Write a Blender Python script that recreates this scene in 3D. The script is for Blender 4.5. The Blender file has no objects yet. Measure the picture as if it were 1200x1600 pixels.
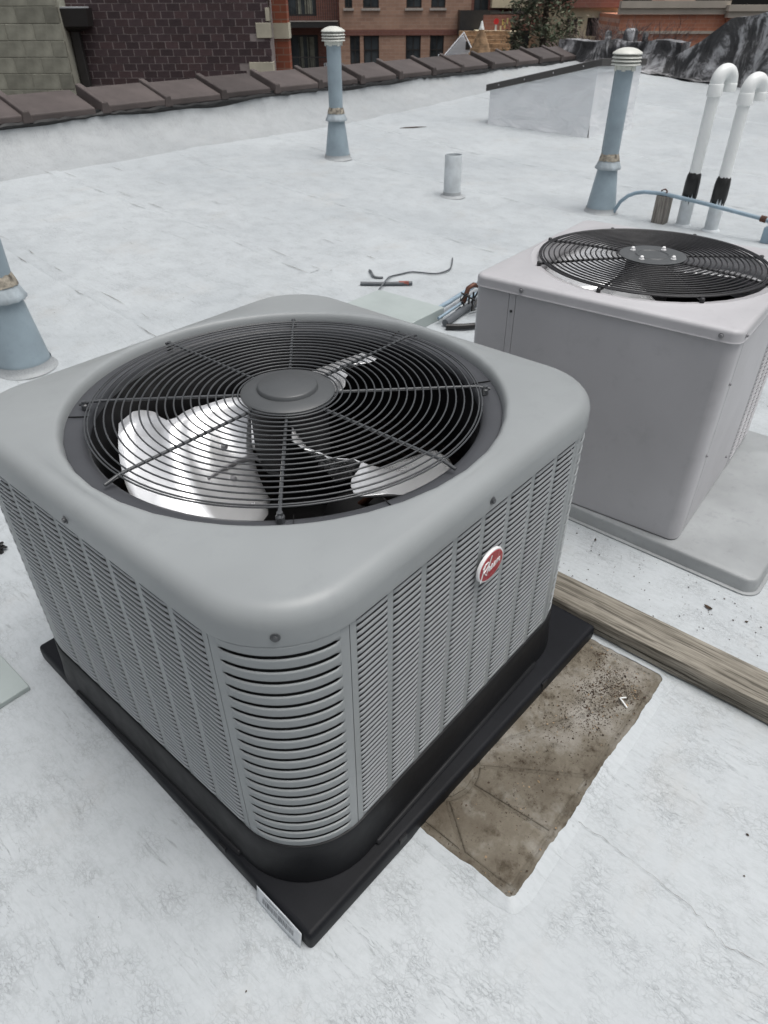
import bpy, math, random
from math import sin, cos, pi, radians, sqrt, atan2, exp, log, log1p
from mathutils import Vector, Matrix

random.seed(7)
scn = bpy.context.scene
COL = scn.collection

# ------------------------------------------------------------------ camera
YAW, PITCH, ROLL = 0.71062, 0.63939, -0.00335
CAMP = Vector((-0.7351, -0.8578, 1.2384))
FPX = 1078.6                                   # focal length for a 1600 px tall frame
cd = bpy.data.cameras.new('camera')
cam = bpy.data.objects.new('camera', cd); COL.objects.link(cam)
fw = Vector((cos(PITCH)*cos(YAW), cos(PITCH)*sin(YAW), -sin(PITCH)))
rt0 = Vector((sin(YAW), -cos(YAW), 0)); up0 = rt0.cross(fw)
rt = cos(ROLL)*rt0 + sin(ROLL)*up0
up = -sin(ROLL)*rt0 + cos(ROLL)*up0
cam.matrix_world = Matrix(((rt.x, up.x, -fw.x, CAMP.x), (rt.y, up.y, -fw.y, CAMP.y),
                           (rt.z, up.z, -fw.z, CAMP.z), (0, 0, 0, 1)))
cd.sensor_fit = 'VERTICAL'; cd.sensor_height = 36.0; cd.lens = FPX/1600*36.0
cd.clip_start = 0.05; cd.clip_end = 600
cd.dof.use_dof = True; cd.dof.focus_distance = 1.35; cd.dof.aperture_fstop = 11.0
scn.camera = cam
scn.render.resolution_x = 768; scn.render.resolution_y = 1024

# ------------------------------------------------------------------ light
SUN_EL, SUN_AZ = radians(74), radians(-70)      # azimuth of the sun, counter-clockwise from +X
w = bpy.data.worlds.new('World'); scn.world = w; w.use_nodes = True
nt = w.node_tree; nt.nodes.clear()
sky = nt.nodes.new('ShaderNodeTexSky'); sky.sky_type = 'NISHITA'; sky.sun_disc = False
sky.sun_elevation = SUN_EL; sky.sun_rotation = radians(90) - SUN_AZ
sky.air_density = 1.0; sky.dust_density = 5.0; sky.ozone_density = 1.0; sky.altitude = 200
hs = nt.nodes.new('ShaderNodeHueSaturation'); hs.inputs['Saturation'].default_value = 0.22
bg = nt.nodes.new('ShaderNodeBackground'); bg.inputs['Strength'].default_value = 0.09
out = nt.nodes.new('ShaderNodeOutputWorld')
# overcast distribution: the zenith is about three times as bright as the horizon
wt = nt.nodes.new('ShaderNodeTexCoord'); ws = nt.nodes.new('ShaderNodeSeparateXYZ'); nt.links.new(wt.outputs['Generated'], ws.inputs[0])
wm = nt.nodes.new('ShaderNodeMapRange'); nt.links.new(ws.outputs[2], wm.inputs[0])
for i_, v_ in enumerate((0.0, 1.0, 0.34, 2.2)): wm.inputs[i_+1].default_value = v_
wv_ = nt.nodes.new('ShaderNodeVectorMath'); wv_.operation = 'SCALE'
nt.links.new(sky.outputs[0], hs.inputs['Color']); nt.links.new(hs.outputs[0], wv_.inputs[0]); nt.links.new(wm.outputs[0], wv_.inputs['Scale'])
nt.links.new(wv_.outputs[0], bg.inputs[0]); nt.links.new(bg.outputs[0], out.inputs[0])
ld = bpy.data.lights.new('sun', 'SUN'); ld.energy = 1.4; ld.angle = radians(42); ld.color = (1.0, 0.97, 0.93)
sun = bpy.data.objects.new('sun', ld); COL.objects.link(sun)
sd = Vector((cos(SUN_EL)*cos(SUN_AZ), cos(SUN_EL)*sin(SUN_AZ), sin(SUN_EL)))
sun.rotation_euler = sd.to_track_quat('Z', 'Y').to_euler(); sun.location = sd*30
scn.view_settings.view_transform = 'Standard'; scn.view_settings.look = 'None'
scn.view_settings.exposure = 0.0; scn.view_settings.gamma = 1.0
scn.view_settings.use_curve_mapping = False

# ------------------------------------------------------------------ materials
def lin(r, g, b):
    f = lambda c: (c/255/12.92) if c/255 <= .04045 else ((c/255+.055)/1.055)**2.4
    return (f(r), f(g), f(b), 1)

class NT:
    def __init__(s, name):
        s.m = bpy.data.materials.new(name); s.m.use_nodes = True
        s.t = s.m.node_tree; s.b = s.t.nodes['Principled BSDF']
        s.tc = s.t.nodes.new('ShaderNodeTexCoord'); s.co = s.tc.outputs['Object']
    def n(s, k, **kw):
        x = s.t.nodes.new(k)
        for a, v in kw.items():
            if a in x.inputs.keys() if hasattr(x.inputs, 'keys') else False: x.inputs[a].default_value = v
            else: setattr(x, a, v)
        return x
    def l(s, a, b): s.t.links.new(a, b)
    def noise(s, scale, detail=4, rough=.55, co=None, dist=0.0):
        x = s.t.nodes.new('ShaderNodeTexNoise'); x.inputs['Scale'].default_value = scale
        x.inputs['Detail'].default_value = detail; x.inputs['Roughness'].default_value = rough
        x.inputs['Distortion'].default_value = dist
        s.l(co or s.co, x.inputs['Vector']); return x.outputs['Fac']
    def mapping(s, sc=(1, 1, 1), rot=(0, 0, 0), loc=(0, 0, 0), co=None):
        x = s.t.nodes.new('ShaderNodeMapping'); x.inputs['Scale'].default_value = sc
        x.inputs['Rotation'].default_value = rot; x.inputs['Location'].default_value = loc
        s.l(co or s.co, x.inputs['Vector']); return x.outputs[0]
    def ramp(s, fac, stops):
        x = s.t.nodes.new('ShaderNodeValToRGB'); cr = x.color_ramp
        while len(cr.elements) < len(stops): cr.elements.new(.5)
        for e, (p, c) in zip(cr.elements, stops):
            e.position = p; e.color = c if len(c) == 4 else (*c, 1)
        s.l(fac, x.inputs[0]); return x.outputs[0]
    def mix(s, fac, a, b, mode='MIX'):
        x = s.t.nodes.new('ShaderNodeMix'); x.data_type = 'RGBA'; x.blend_type = mode
        for sock, v in ((x.inputs[0], fac), (x.inputs[6], a), (x.inputs[7], b)):
            if hasattr(v, 'is_linked') or hasattr(v, 'links'): s.l(v, sock)
            else: sock.default_value = v
        return x.outputs[2]
    def math(s, op, a, b=0.0, clamp=False):
        x = s.t.nodes.new('ShaderNodeMath'); x.operation = op; x.use_clamp = clamp
        for sock, v in ((x.inputs[0], a), (x.inputs[1], b)):
            if hasattr(v, 'links'): s.l(v, sock)
            else: sock.default_value = v
        return x.outputs[0]
    def rng(s, v, a, b, c, d):
        x = s.t.nodes.new('ShaderNodeMapRange'); s.l(v, x.inputs[0])
        for i, q in enumerate((a, b, c, d)): x.inputs[i+1].default_value = q
        return x.outputs[0]
    def bump(s, hgt, strength=.3, dist=.002, prev=None):
        x = s.t.nodes.new('ShaderNodeBump'); x.inputs['Strength'].default_value = strength
        x.inputs['Distance'].default_value = dist; s.l(hgt, x.inputs['Height'])
        if prev: s.l(prev, x.inputs['Normal'])
        return x.outputs[0]
    def fin(s, col=None, rough=None, metal=None, normal=None, spec=None):
        B = s.b.inputs
        for k, v in (('Base Color', col), ('Roughness', rough), ('Metallic', metal), ('Normal', normal), ('Specular IOR Level', spec)):
            if v is None: continue
            if hasattr(v, 'links'): s.l(v, B[k])
            else: B[k].default_value = v
        return s.m

def vary(t, col, amt):
    oi = t.t.nodes.new('ShaderNodeObjectInfo'); v = t.rng(oi.outputs['Random'], 0, 1, 1-amt, 1+amt)
    cb = t.t.nodes.new('ShaderNodeCombineXYZ')
    for i in range(3): t.l(v, cb.inputs[i])
    return t.mix(1.0, col, cb.outputs[0], 'MULTIPLY')
def paint(name, c, rough=.45, var=.06, scale=6, bump=.05, bscale=300, metal=0.0, dirt=0.0, coat=0.0, spec=.5, rnd=0.0):
    """painted or plain solid with slight tone drift, dirt and orange-peel relief"""
    t = NT(name)
    n1 = t.noise(scale, 5)
    lo = tuple(x*(1-var*1.6) for x in c[:3])+(1,); hi = tuple(min(1, x*(1+var)) for x in c[:3])+(1,)
    col = t.ramp(n1, [(.3, lo), (.7, hi)])
    if dirt > 0:
        d = t.noise(scale*7, 8, .7)
        m = t.rng(d, .55, .75, 0, dirt)
        col = t.mix(m, col, tuple(x*.45 for x in c[:3])+(1,))
    r = t.rng(t.noise(scale*3, 4), .3, .7, rough-.06, rough+.06)
    if rnd: col = vary(t, col, rnd)
    nb = t.bump(t.noise(bscale, 2), bump, .0006)
    if coat: t.b.inputs['Coat Weight'].default_value = coat; t.b.inputs['Coat Roughness'].default_value = .25
    return t.fin(col, r, metal, nb, spec)

def roof_paint(name, base=(.455, .485, .50)):
    t = NT(name)
    b = base
    big = t.noise(.9, 5, .6); med = t.noise(6, 6, .65); fine = t.noise(60, 5, .7)
    col = t.ramp(big, [(.3, (b[0]*.86, b[1]*.87, b[2]*.88)), (.55, (*b,)), (.75, (b[0]*1.1, b[1]*1.1, b[2]*1.1))])
    col = t.mix(t.rng(med, .42, .72, 0, .22), col, (b[0]*1.2, b[1]*1.19, b[2]*1.18, 1))
    # brushed streaks along the rolls
    st = t.noise(9, 6, .7, t.mapping((9, 1, 1), (0, 0, .12)))
    col = t.mix(t.rng(st, .5, .75, 0, .30), col, (b[0]*.72, b[1]*.73, b[2]*.74, 1))
    # fine alligator cracks, in patches
    warp = t.t.nodes.new('ShaderNodeTexNoise'); warp.inputs['Scale'].default_value = 14; warp.inputs['Detail'].default_value = 3
    t.l(t.co, warp.inputs['Vector'])
    add = t.t.nodes.new('ShaderNodeVectorMath'); add.operation = 'MULTIPLY_ADD'
    t.l(warp.outputs['Color'], add.inputs[0]); add.inputs[1].default_value = (.03, .03, .0); t.l(t.co, add.inputs[2])
    w2 = t.t.nodes.new('ShaderNodeTexNoise'); w2.inputs['Scale'].default_value = 75; w2.inputs['Detail'].default_value = 4
    t.l(t.co, w2.inputs['Vector'])
    add2 = t.t.nodes.new('ShaderNodeVectorMath'); add2.operation = 'MULTIPLY_ADD'
    t.l(w2.outputs['Color'], add2.inputs[0]); add2.inputs[1].default_value = (.016, .016, .0); t.l(add.outputs[0], add2.inputs[2])
    add = add2
    def vor(scale, rot, stretch):
        v = t.t.nodes.new('ShaderNodeTexVoronoi'); v.feature = 'DISTANCE_TO_EDGE'; v.inputs['Scale'].default_value = scale
        t.l(t.mapping(stretch, (0, 0, rot), co=add.outputs[0]), v.inputs['Vector']); return v.outputs['Distance']
    v1 = vor(48, .3, (1, .5, 1)); v2 = vor(120, 1.0, (1, .6, 1))
    patch = t.noise(3.2, 4, .6); patch2 = t.noise(11, 4, .6)
    c1 = t.math('MULTIPLY', t.rng(v1, .0, .030, .7, 0), t.rng(patch, .50, .64, 0, 1))
    c2 = t.math('MULTIPLY', t.rng(v2, .0, .10, 1, 0), t.rng(patch2, .42, .60, 0, 1))
    mot = t.noise(38, 6, .75, t.mapping((2.8, 1, 1), (0, 0, .12)))
    col = t.mix(t.rng(mot, .46, .70, 0, .27), col, (b[0]*.62, b[1]*.63, b[2]*.63, 1))
    def lines(sc_, st_, rot_, w_, seed_):
        n_ = t.noise(sc_, 6, .62, t.mapping(st_, (0, 0, rot_), (seed_, seed_*.7, 0)), .5)
        return t.rng(t.math('ABSOLUTE', t.math('SUBTRACT', n_, .5)), 0.0, w_, 1, 0)
    l1 = t.math('MULTIPLY', lines(20, (1.7, .30, 1), .10, .007, 3), t.rng(patch, .46, .62, 0, 1))
    l2 = t.math('MULTIPLY', lines(46, (1.5, .45, 1), -.15, .016, 9), t.rng(patch2, .47, .62, 0, .9))
    ck = t.math('MAXIMUM', t.math('MAXIMUM', l1, l2), t.math('MULTIPLY', c2, .5))
    col = t.mix(t.math('MULTIPLY', ck, .58), col, (b[0]*.38, b[1]*.38, b[2]*.38, 1))
    # pale scuffs and dirty specks
    sp = t.noise(150, 3, .6)
    ds = t.noise(70, 5, .6, t.mapping((1.0, .16, 1), (0, 0, .06)), .8); dm = t.noise(4, 4, .6, t.mapping(loc=(7, 3, 0)))
    dsh = t.math('MULTIPLY', t.rng(ds, .62, .70, 0, 1), t.rng(dm, .42, .60, .1, 1))
    col = t.mix(t.math('MULTIPLY', dsh, .55), col, (b[0]*.45, b[1]*.45, b[2]*.44, 1))
    col = t.mix(t.rng(sp, .70, .78, 0, .65), col, (.16, .15, .14, 1))
    dirt = t.noise(2.1, 7, .72, t.mapping((1, 1.6, 1), loc=(4, 2, 0)))
    col = t.mix(t.rng(dirt, .56, .78, 0, .34), col, (.40, .37, .33, 1))
    nrm = t.bump(t.noise(5, 5, .6), .35, .012)
    nrm = t.bump(t.math('SUBTRACT', t.math('MULTIPLY', fine, .6), t.math('MULTIPLY', ck, .8)), .5, .0012, nrm)
    return t.fin(col, t.rng(med, .3, .7, .42, .62), .0, nrm, .5)

def wood_mat(name, c1, c2, axis=1):
    t = NT(name)
    sc = [52, 52, 52]; sc[axis] = 1.0
    g = t.noise(2.2, 7, .7, t.mapping(tuple(sc)), .6)
    sc2 = [110, 110, 110]; sc2[axis] = 3
    g2 = t.noise(2, 4, .6, t.mapping(tuple(sc2)))
    col = t.ramp(g, [(.3, c1), (.5, tuple((a+b)/2 for a, b in zip(c1, c2))), (.7, c2)])
    col = t.mix(t.rng(g2, .48, .62, 0, .75), col, tuple(x*.35 for x in c1[:3])+(1,))
    st = t.noise(5, 5, .65)
    col = t.mix(t.rng(st, .5, .75, 0, .45), col, tuple(x*.5 for x in c1[:3])+(1,))
    nb = t.bump(t.math('ADD', g, g2), .6, .002)
    return t.fin(col, .85, 0, nb, .2)

def brick_far(name, c1, c2, mortar, sx=.22, sz=.075):
    t = NT(name)
    sp = t.t.nodes.new('ShaderNodeSeparateXYZ'); t.l(t.co, sp.inputs[0])
    cb = t.t.nodes.new('ShaderNodeCombineXYZ'); t.l(sp.outputs[0], cb.inputs[0]); t.l(sp.outputs[2], cb.inputs[1])
    b = t.t.nodes.new('ShaderNodeTexBrick'); b.inputs['Scale'].default_value = 1
    b.inputs['Brick Width'].default_value = sx; b.inputs['Row Height'].default_value = sz
    b.inputs['Mortar Size'].default_value = .008; b.inputs['Color1'].default_value = c1
    b.inputs['Color2'].default_value = c2; b.inputs['Mortar'].default_value = mortar
    t.l(cb.outputs[0], b.inputs['Vector'])
    n = t.noise(1.2, 5); n3 = t.noise(9, 4)
    col = t.mix(t.rng(n, .35, .7, 0, .45), b.outputs['Color'], tuple(x*.65 for x in c1[:3])+(1,))
    col = t.mix(t.rng(n3, .5, .7, 0, .35), col, tuple(x*1.35 for x in c2[:3])+(1,))
    nb = t.bump(b.outputs['Fac'], -.4, .01)
    return t.fin(col, .88, 0, nb, .2)

M = {}
M['unit_grey'] = paint('unit_grey', (.285, .303, .308, 1), .40, .08, 2.2, .04, 500, dirt=.15, spec=.4)
M['louver_grey_lit'] = paint('louver_grey_lit', (.30, .315, .325, 1), .42, .05, 4, .05, 500, dirt=.08)  # panel paint again, light on the tilted slats put into the colour
M['unit2_grey'] = paint('unit2_grey', (.475, .47, .485, 1), .45, .07, 2, .05, 420, dirt=.2)
M['black_plastic'] = paint('black_plastic', (.009, .0095, .011, 1), .5, .15, 8, .25, 240, dirt=.0, spec=.25)
M['pad_plastic'] = paint('pad_plastic', (.010, .0108, .0132, 1), .5, .25, 5, .3, 160, dirt=.15, spec=.16)
M['wire_black'] = paint('wire_black', (.062, .066, .070, 1), .32, .1, 10, .05)
M['wire_old'] = paint('wire_old', (.018, .018, .02, 1), .5, .2, 10, .1)
M['hub_grey'] = paint('hub_grey', (.075, .08, .083, 1), .45, .05, 10, .12, 400)
M['flange'] = paint('flange', (.06, .063, .07, 1), .4, .1, 6, .1)
M['inside_black'] = paint('inside_black', (.010, .010, .011, 1), .6, .2, 8, .1)
M['throat'] = paint('throat', (.007, .007, .008, 1), .55, .2, 8, .1, spec=.25)  # near-black: shade inside the fan opening is put into the colour
M['aluminium'] = paint('aluminium', (.92, .93, .94, 1), .22, .04, 7, .0, 90, metal=.6)
M['steel'] = paint('steel', (.5, .5, .5, 1), .35, .1, 20, .1, metal=.9)
M['dull_steel'] = paint('dull_steel', (.28, .28, .29, 1), .5, .15, 30, .1, metal=.5)
M['copper'] = paint('copper', (.10, .045, .03, 1), .5, .2, 30, .1, metal=.5)
M['coil'] = None
M['badge_white'] = paint('badge_white', (.80, .80, .80, 1), .25, .02, 10, .02)
M['badge_red'] = paint('badge_red', (.33, .010, .022, 1), .25, .05, 30, .03, coat=.5)
M['paper'] = paint('paper', (.62, .65, .67, 1), .6, .04, 12, .1)
M['ink'] = paint('ink', (.12, .13, .15, 1), .6, .05, 12, .05)
M['roof'] = roof_paint('roof_paint')
M['flash_shaded'] = roof_paint('flashing_paint_shaded', (.37, .39, .40))  # roof paint again, darkened in its colour for the shaded slope
M['silver_wrap'] = None
M['pad_grey'] = paint('pad_grey', (.31, .325, .33, 1), .5, .12, 5, .2, 60, dirt=.35)
M['wood'] = wood_mat('weathered_wood', (.14, .125, .10, 1), (.36, .335, .285, 1), 1)
M['wood_post'] = wood_mat('grey_wood', (.20, .18, .16, 1), (.36, .34, .31, 1), 2)
M['vent_blue'] = paint('vent_blue', (.29, .36, .405, 1), .45, .12, 5, .15, 60, dirt=.2)
M['vent_cap'] = paint('vent_cap', (.62, .63, .58, 1), .45, .06, 10, .1, dirt=.1)
M['sealant'] = paint('sealant', (.30, .27, .22, 1), .8, .5, 40, .8, 80, dirt=.6)
M['galv'] = paint('galvanised', (.58, .62, .64, 1), .45, .12, 12, .1, 60, metal=.0, dirt=.25)
M['collar_grey'] = paint('collar_grey', (.36, .41, .44, 1), .5, .2, 14, .2, 60, dirt=.4)
M['pvc'] = paint('pvc_white', (.80, .82, .81, 1), .35, .03, 6, .05)
M['tar'] = paint('tar', (.012, .012, .012, 1), .4, .3, 30, 1.0, 60)
M['conduit'] = paint('conduit_blue', (.27, .36, .43, 1), .45, .1, 10, .1, dirt=.15)
M['rust'] = paint('rust', (.10, .045, .03, 1), .85, .4, 60, .6, 120)
M['tile'] = paint('coping_clay', (.092, .076, .072, 1), .55, .25, 2.2, .6, 50, dirt=.5, spec=.3, rnd=.2)
M['dark_trim'] = paint('dark_trim', (.065, .062, .060, 1), .45, .1, 6, .1)
M['pale_green'] = paint('pale_green', (.36, .405, .395, 1), .45, .05, 6, .08, dirt=.06)
M['red_tape'] = paint('red_tape', (.25, .07, .05, 1), .6, .3, 40, .2)
M['cable'] = paint('cable_grey', (.10, .11, .12, 1), .5, .1, 30, .1)
M['mortar'] = paint('mortar', (0.327, 0.287, 0.279, 1), .95, .1, 9, .5, 90)
M['mortar_pale'] = paint('mortar_pale', (0.390, 0.390, 0.325, 1), .95, .1, 9, .5, 90)
M['brick_dark'] = paint('brick_dark', (0.083, 0.056, 0.061, 1), .75, .3, 3, .6, 90, dirt=.2, rnd=.22)
M['brick_dark2'] = paint('brick_dark2', (0.099, 0.063, 0.066, 1), .75, .3, 3, .6, 90, dirt=.2, rnd=.22)
M['cmu'] = paint('concrete_block', (0.297, 0.297, 0.245, 1), .95, .2, 5, .4, 120, dirt=.3, rnd=.22)
M['limestone'] = paint('limestone', (0.588, 0.560, 0.448, 1), .9, .12, 3, .5, 60, dirt=.15)
M['brick_orange'] = brick_far('brick_orange', (0.330, 0.112, 0.068, 1), (0.255, 0.090, 0.060, 1), (0.300, 0.195, 0.150, 1), .2, .09)
M['brick_tan'] = brick_far('brick_tan', (0.499, 0.319, 0.234, 1), (0.394, 0.245, 0.181, 1), (0.510, 0.404, 0.340, 1), .5, .17)
M['brick_band'] = brick_far('brick_band', (0.269, 0.125, 0.096, 1), (0.221, 0.106, 0.086, 1), (0.288, 0.192, 0.173, 1), .4, .15)
M['brick_red'] = brick_far('brick_red', (0.600, 0.270, 0.170, 1), (0.480, 0.200, 0.130, 1), (0.600, 0.400, 0.320, 1), .4, .15)
M['cream'] = paint('cream_stucco', (0.650, 0.585, 0.416, 1), .9, .1, 1.5, .3, 20)
M['beige_stone'] = paint('beige_stone', (0.517, 0.466, 0.397, 1), .9, .1, 1.0, .4, 20, dirt=.2)
M['glass'] = paint('window_glass', (.035, .045, .05, 1), .12, .2, .8, .0)
M['curtain'] = paint('curtain', (.30, .30, .24, 1), .9, .2, 6, .2)
M['frame_dark'] = paint('frame_dark', (.035, .033, .032, 1), .5, .1, 4, .1)
M['sill'] = paint('sill', (0.476, 0.434, 0.392, 1), .85, .08, 4, .2)
M['white_siding'] = paint('white_siding', (0.715, 0.741, 0.780, 1), .6, .06, 3, .1)
M['shingle'] = paint('shingle', (0.352, 0.232, 0.136, 1), .9, .35, 5, .8, 12, dirt=.4)
M['bark'] = paint('bark', (.06, .045, .035, 1), .95, .3, 5, .8, 20)
M['twig'] = paint('twig', (0.195, 0.146, 0.137, 1), .95, .3, 5, .3, 20)
M['needle'] = paint('needle', (0.094, 0.127, 0.072, 1), .7, .45, .9, .2, 30)
M['needle3'] = paint('needle3', (0.169, 0.137, 0.098, 1), .8, .4, 1.2, .2, 30)
M['needle2'] = paint('needle2', (0.144, 0.161, 0.101, 1), .7, .45, 1.2, .2, 30)
M['leaf_dead'] = paint('leaf_dead', (.060, .040, .026, 1), .9, .5, 60, .6, 100)
M['leaf_tan'] = paint('leaf_tan', (.28, .20, .12, 1), .8, .3, 60, .3)
M['asphalt'] = paint('asphalt', (.05, .05, .05, 1), .9, .2, 1, .5, 8)
M['lamp_yellow'] = None
M['crack'] = paint('crack_dark', (.19, .18, .165, 1), .9, .5, 60, .3)

def mk_coil():
    t = NT('coil_fins')
    w_ = t.t.nodes.new('ShaderNodeTexWave'); w_.bands_direction = 'Z'; w_.inputs['Scale'].default_value = 14
    w_.inputs['Distortion'].default_value = .4; t.l(t.co, w_.inputs['Vector'])
    col = t.ramp(w_.outputs['Fac'], [(.3, (.012, .011, .011)), (.8, (.045, .032, .028))])
    return t.fin(col, .6, .2, t.bump(w_.outputs['Fac'], .5, .004))
M['coil'] = mk_coil()

def mk_wrap():
    t = NT('silver_membrane')
    f = t.noise(1.6, 5, .6); wr = t.noise(3.0, 3, .5, t.mapping((1, 1, 2.2), (0, .5, .3)), 1.2)
    col = t.ramp(f, [(.3, (.76, .78, .80)), (.7, (.86, .875, .89))])
    nb = t.bump(wr, .55, .05); nb = t.bump(t.noise(40, 3), .2, .002, nb)
    return t.fin(col, t.rng(f, .3, .7, .3, .5), .15, nb)
M['silver_wrap'] = mk_wrap()

def mk_tarwall():
    t = NT('tar_and_silver')
    a = t.noise(2.2, 8, .68, t.mapping((1, 1, .55)), 1.6); b = t.noise(9, 6, .7, None, 1.0)
    col = t.ramp(a, [(.34, (.015, .015, .016)), (.46, (.05, .05, .053)), (.52, (.30, .30, .31)), (.66, (.60, .61, .63))])
    col = t.mix(t.rng(b, .5, .62, 0, .8), col, (.02, .02, .022, 1))
    nb = t.bump(a, .9, .08); nb = t.bump(b, .8, .02, nb)
    return t.fin(col, t.rng(a, .4, .7, .28, .6), 0, nb)
M['tarwall'] = mk_tarwall()

def mk_paver():
    t = NT('mossy_concrete')
    a = t.noise(4.5, 7, .68); b = t.noise(26, 6, .7); c = t.noise(90, 5, .7)
    col = t.ramp(a, [(.30, (.078, .064, .047)), (.5, (.155, .137, .108)), (.68, (.30, .285, .255))])
    col = t.mix(t.rng(b, .52, .68, 0, .75), col, (.045, .034, .022, 1))
    col = t.mix(t.rng(t.noise(15, 5, .6, t.mapping(loc=(3, 1, 0))), .56, .72, 0, .6), col, (.30, .29, .26, 1))
    col = t.mix(t.rng(c, .60, .70, 0, .7), col, (.03, .023, .015, 1))
    nb = t.bump(t.math('ADD', b, c), .8, .003)
    col = vary(t, col, .14)
    return t.fin(col, .92, 0, nb, .2)
M['paver'] = mk_paver()
M['paver_edge'] = paint('paver_edge', (.19, .155, .12, 1), .9, .35, 18, .6, 90, dirt=.5)

def mk_fog_glass(name, c, rough=.15):
    t = NT(name); n = t.noise(.9, 3)
    return t.fin(t.ramp(n, [(.4, c), (.6, tuple(x*2.2 for x in c[:3]))]), rough, 0)
M['glass'] = mk_fog_glass('window_glass2', (.035, .042, .046))

# ------------------------------------------------------------------ mesh helpers
class MB:
    def __init__(s): s.v = []; s.f = []
    def add(s, vs, fs, xf=None):
        o = len(s.v)
        s.v += [tuple(xf(p)) if xf else tuple(p) for p in vs]
        s.f += [tuple(i+o for i in f) for f in fs]
        return s
    def box(s, x0, x1, y0, y1, z0, z1, xf=None):
        vs = [(x0, y0, z0), (x1, y0, z0), (x1, y1, z0), (x0, y1, z0), (x0, y0, z1), (x1, y0, z1), (x1, y1, z1), (x0, y1, z1)]
        fs = [(0, 3, 2, 1), (4, 5, 6, 7), (0, 1, 5, 4), (1, 2, 6, 5), (2, 3, 7, 6), (3, 0, 4, 7)]
        return s.add(vs, fs, xf)
    def tube(s, pts, r, n=8, closed=False, caps=True, xf=None):
        P = [Vector(p) for p in pts]; m = len(P); rs = r if isinstance(r, (list, tuple)) else [r]*m
        vs = []; prev = None
        for i, p in enumerate(P):
            if closed: t = (P[(i+1) % m]-P[i-1])
            else: t = P[min(i+1, m-1)]-P[max(i-1, 0)]
            t.normalize()
            if prev is None:
                a = Vector((0, 0, 1)) if abs(t.z) < .9 else Vector((1, 0, 0))
                u = a.cross(t).normalized()
            else:
                u = prev - t*prev.dot(t)
                u = u.normalized() if u.length > 1e-6 else Vector((0, 0, 1)).cross(t).normalized()
            prev = u; v = t.cross(u)
            for k in range(n):
                a = 2*pi*k/n; vs.append(p+rs[i]*(cos(a)*u+sin(a)*v))
        fs = []
        for i in range(m if closed else m-1):
            j = (i+1) % m
            for k in range(n):
                l = (k+1) % n; fs.append((i*n+k, i*n+l, j*n+l, j*n+k))
        if caps and not closed:
            fs.append(tuple(range(n))[::-1]); fs.append(tuple((m-1)*n+k for k in range(n)))
        return s.add(vs, fs, xf)
    def ring(s, R, z, r, n=64, k=6, c=(0, 0)):
        return s.tube([(c[0]+R*cos(2*pi*i/n), c[1]+R*sin(2*pi*i/n), z) for i in range(n)], r, k, closed=True)
    def lathe(s, prof, n=32, c=(0, 0, 0), close=False, xf=None):
        vs = []; m = len(prof)
        for (r, z) in prof:
            for k in range(n):
                a = 2*pi*k/n; vs.append((c[0]+r*cos(a), c[1]+r*sin(a), c[2]+z))
        fs = []
        for i in range(m-1):
            for k in range(n):
                l = (k+1) % n; fs.append((i*n+k, i*n+l, (i+1)*n+l, (i+1)*n+k))
        if close:
            fs.append(tuple(range(n))[::-1]); fs.append(tuple((m-1)*n+k for k in range(n)))
        return s.add(vs, fs, xf)
    def prism(s, poly, z0, z1, xf=None):
        n = len(poly); vs = [(x, y, z0) for x, y in poly]+[(x, y, z1) for x, y in poly]
        fs = [tuple(range(n))[::-1], tuple(range(n, 2*n))]+[(i, (i+1) % n, n+(i+1) % n, n+i) for i in range(n)]
        return s.add(vs, fs, xf)
    def grid(s, nx, ny, fn):
        vs = [fn(i/nx, j/ny) for j in range(ny+1) for i in range(nx+1)]
        fs = [(j*(nx+1)+i, j*(nx+1)+i+1, (j+1)*(nx+1)+i+1, (j+1)*(nx+1)+i) for j in range(ny) for i in range(nx)]
        return s.add(vs, fs)
    def loops(s, rings, closed=True, cap0=False, cap1=False):
        n = len(rings[0]); vs = [p for r in rings for p in r]; fs = []
        for i in range(len(rings)-1):
            for k in range(n if closed else n-1):
                l = (k+1) % n; fs.append((i*n+k, i*n+l, (i+1)*n+l, (i+1)*n+k))
        if cap0: fs.append(tuple(range(n))[::-1])
        if cap1: fs.append(tuple((len(rings)-1)*n+k for k in range(n)))
        return s.add(vs, fs)
    def mesh(s, name, mat, smooth=35):
        me = bpy.data.meshes.new(name); me.from_pydata(s.v, [], s.f); me.update()
        me.materials.append(M[mat] if isinstance(mat, str) else mat)
        if smooth:
            me.shade_smooth(); me.set_sharp_from_angle(angle=radians(smooth))
        return me
    def build(s, name, mat, parent=None, smooth=35, loc=None, bevel=0, seg=2):
        return inst(s.mesh(name, mat, smooth), name, parent, loc, bevel=bevel, seg=seg)

def inst(me, name, parent=None, loc=None, rz=None, mtx=None, bevel=0, seg=2):
    o = bpy.data.objects.new(name, me); COL.objects.link(o)
    if parent: o.parent = parent
    if loc is not None: o.location = loc
    if rz is not None: o.rotation_euler = (0, 0, rz)
    if mtx is not None: o.matrix_local = mtx
    if bevel:
        b = o.modifiers.new('bevel', 'BEVEL'); b.width = bevel; b.segments = seg; b.limit_method = 'ANGLE'; b.angle_limit = radians(40)
    return o

def tag(o, label=None, cat=None, group=None, kind=None):
    if label: o['label'] = label
    if cat: o['category'] = cat
    if group: o['group'] = group
    if kind: o['kind'] = kind
    return o
def thing(name, label, cat, loc=(0, 0, 0), rz=0, group=None):
    o = bpy.data.objects.new(name, None); COL.objects.link(o); o.location = loc; o.rotation_euler = (0, 0, rz)
    o.empty_display_size = .1
    return tag(o, label, cat, group)

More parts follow.
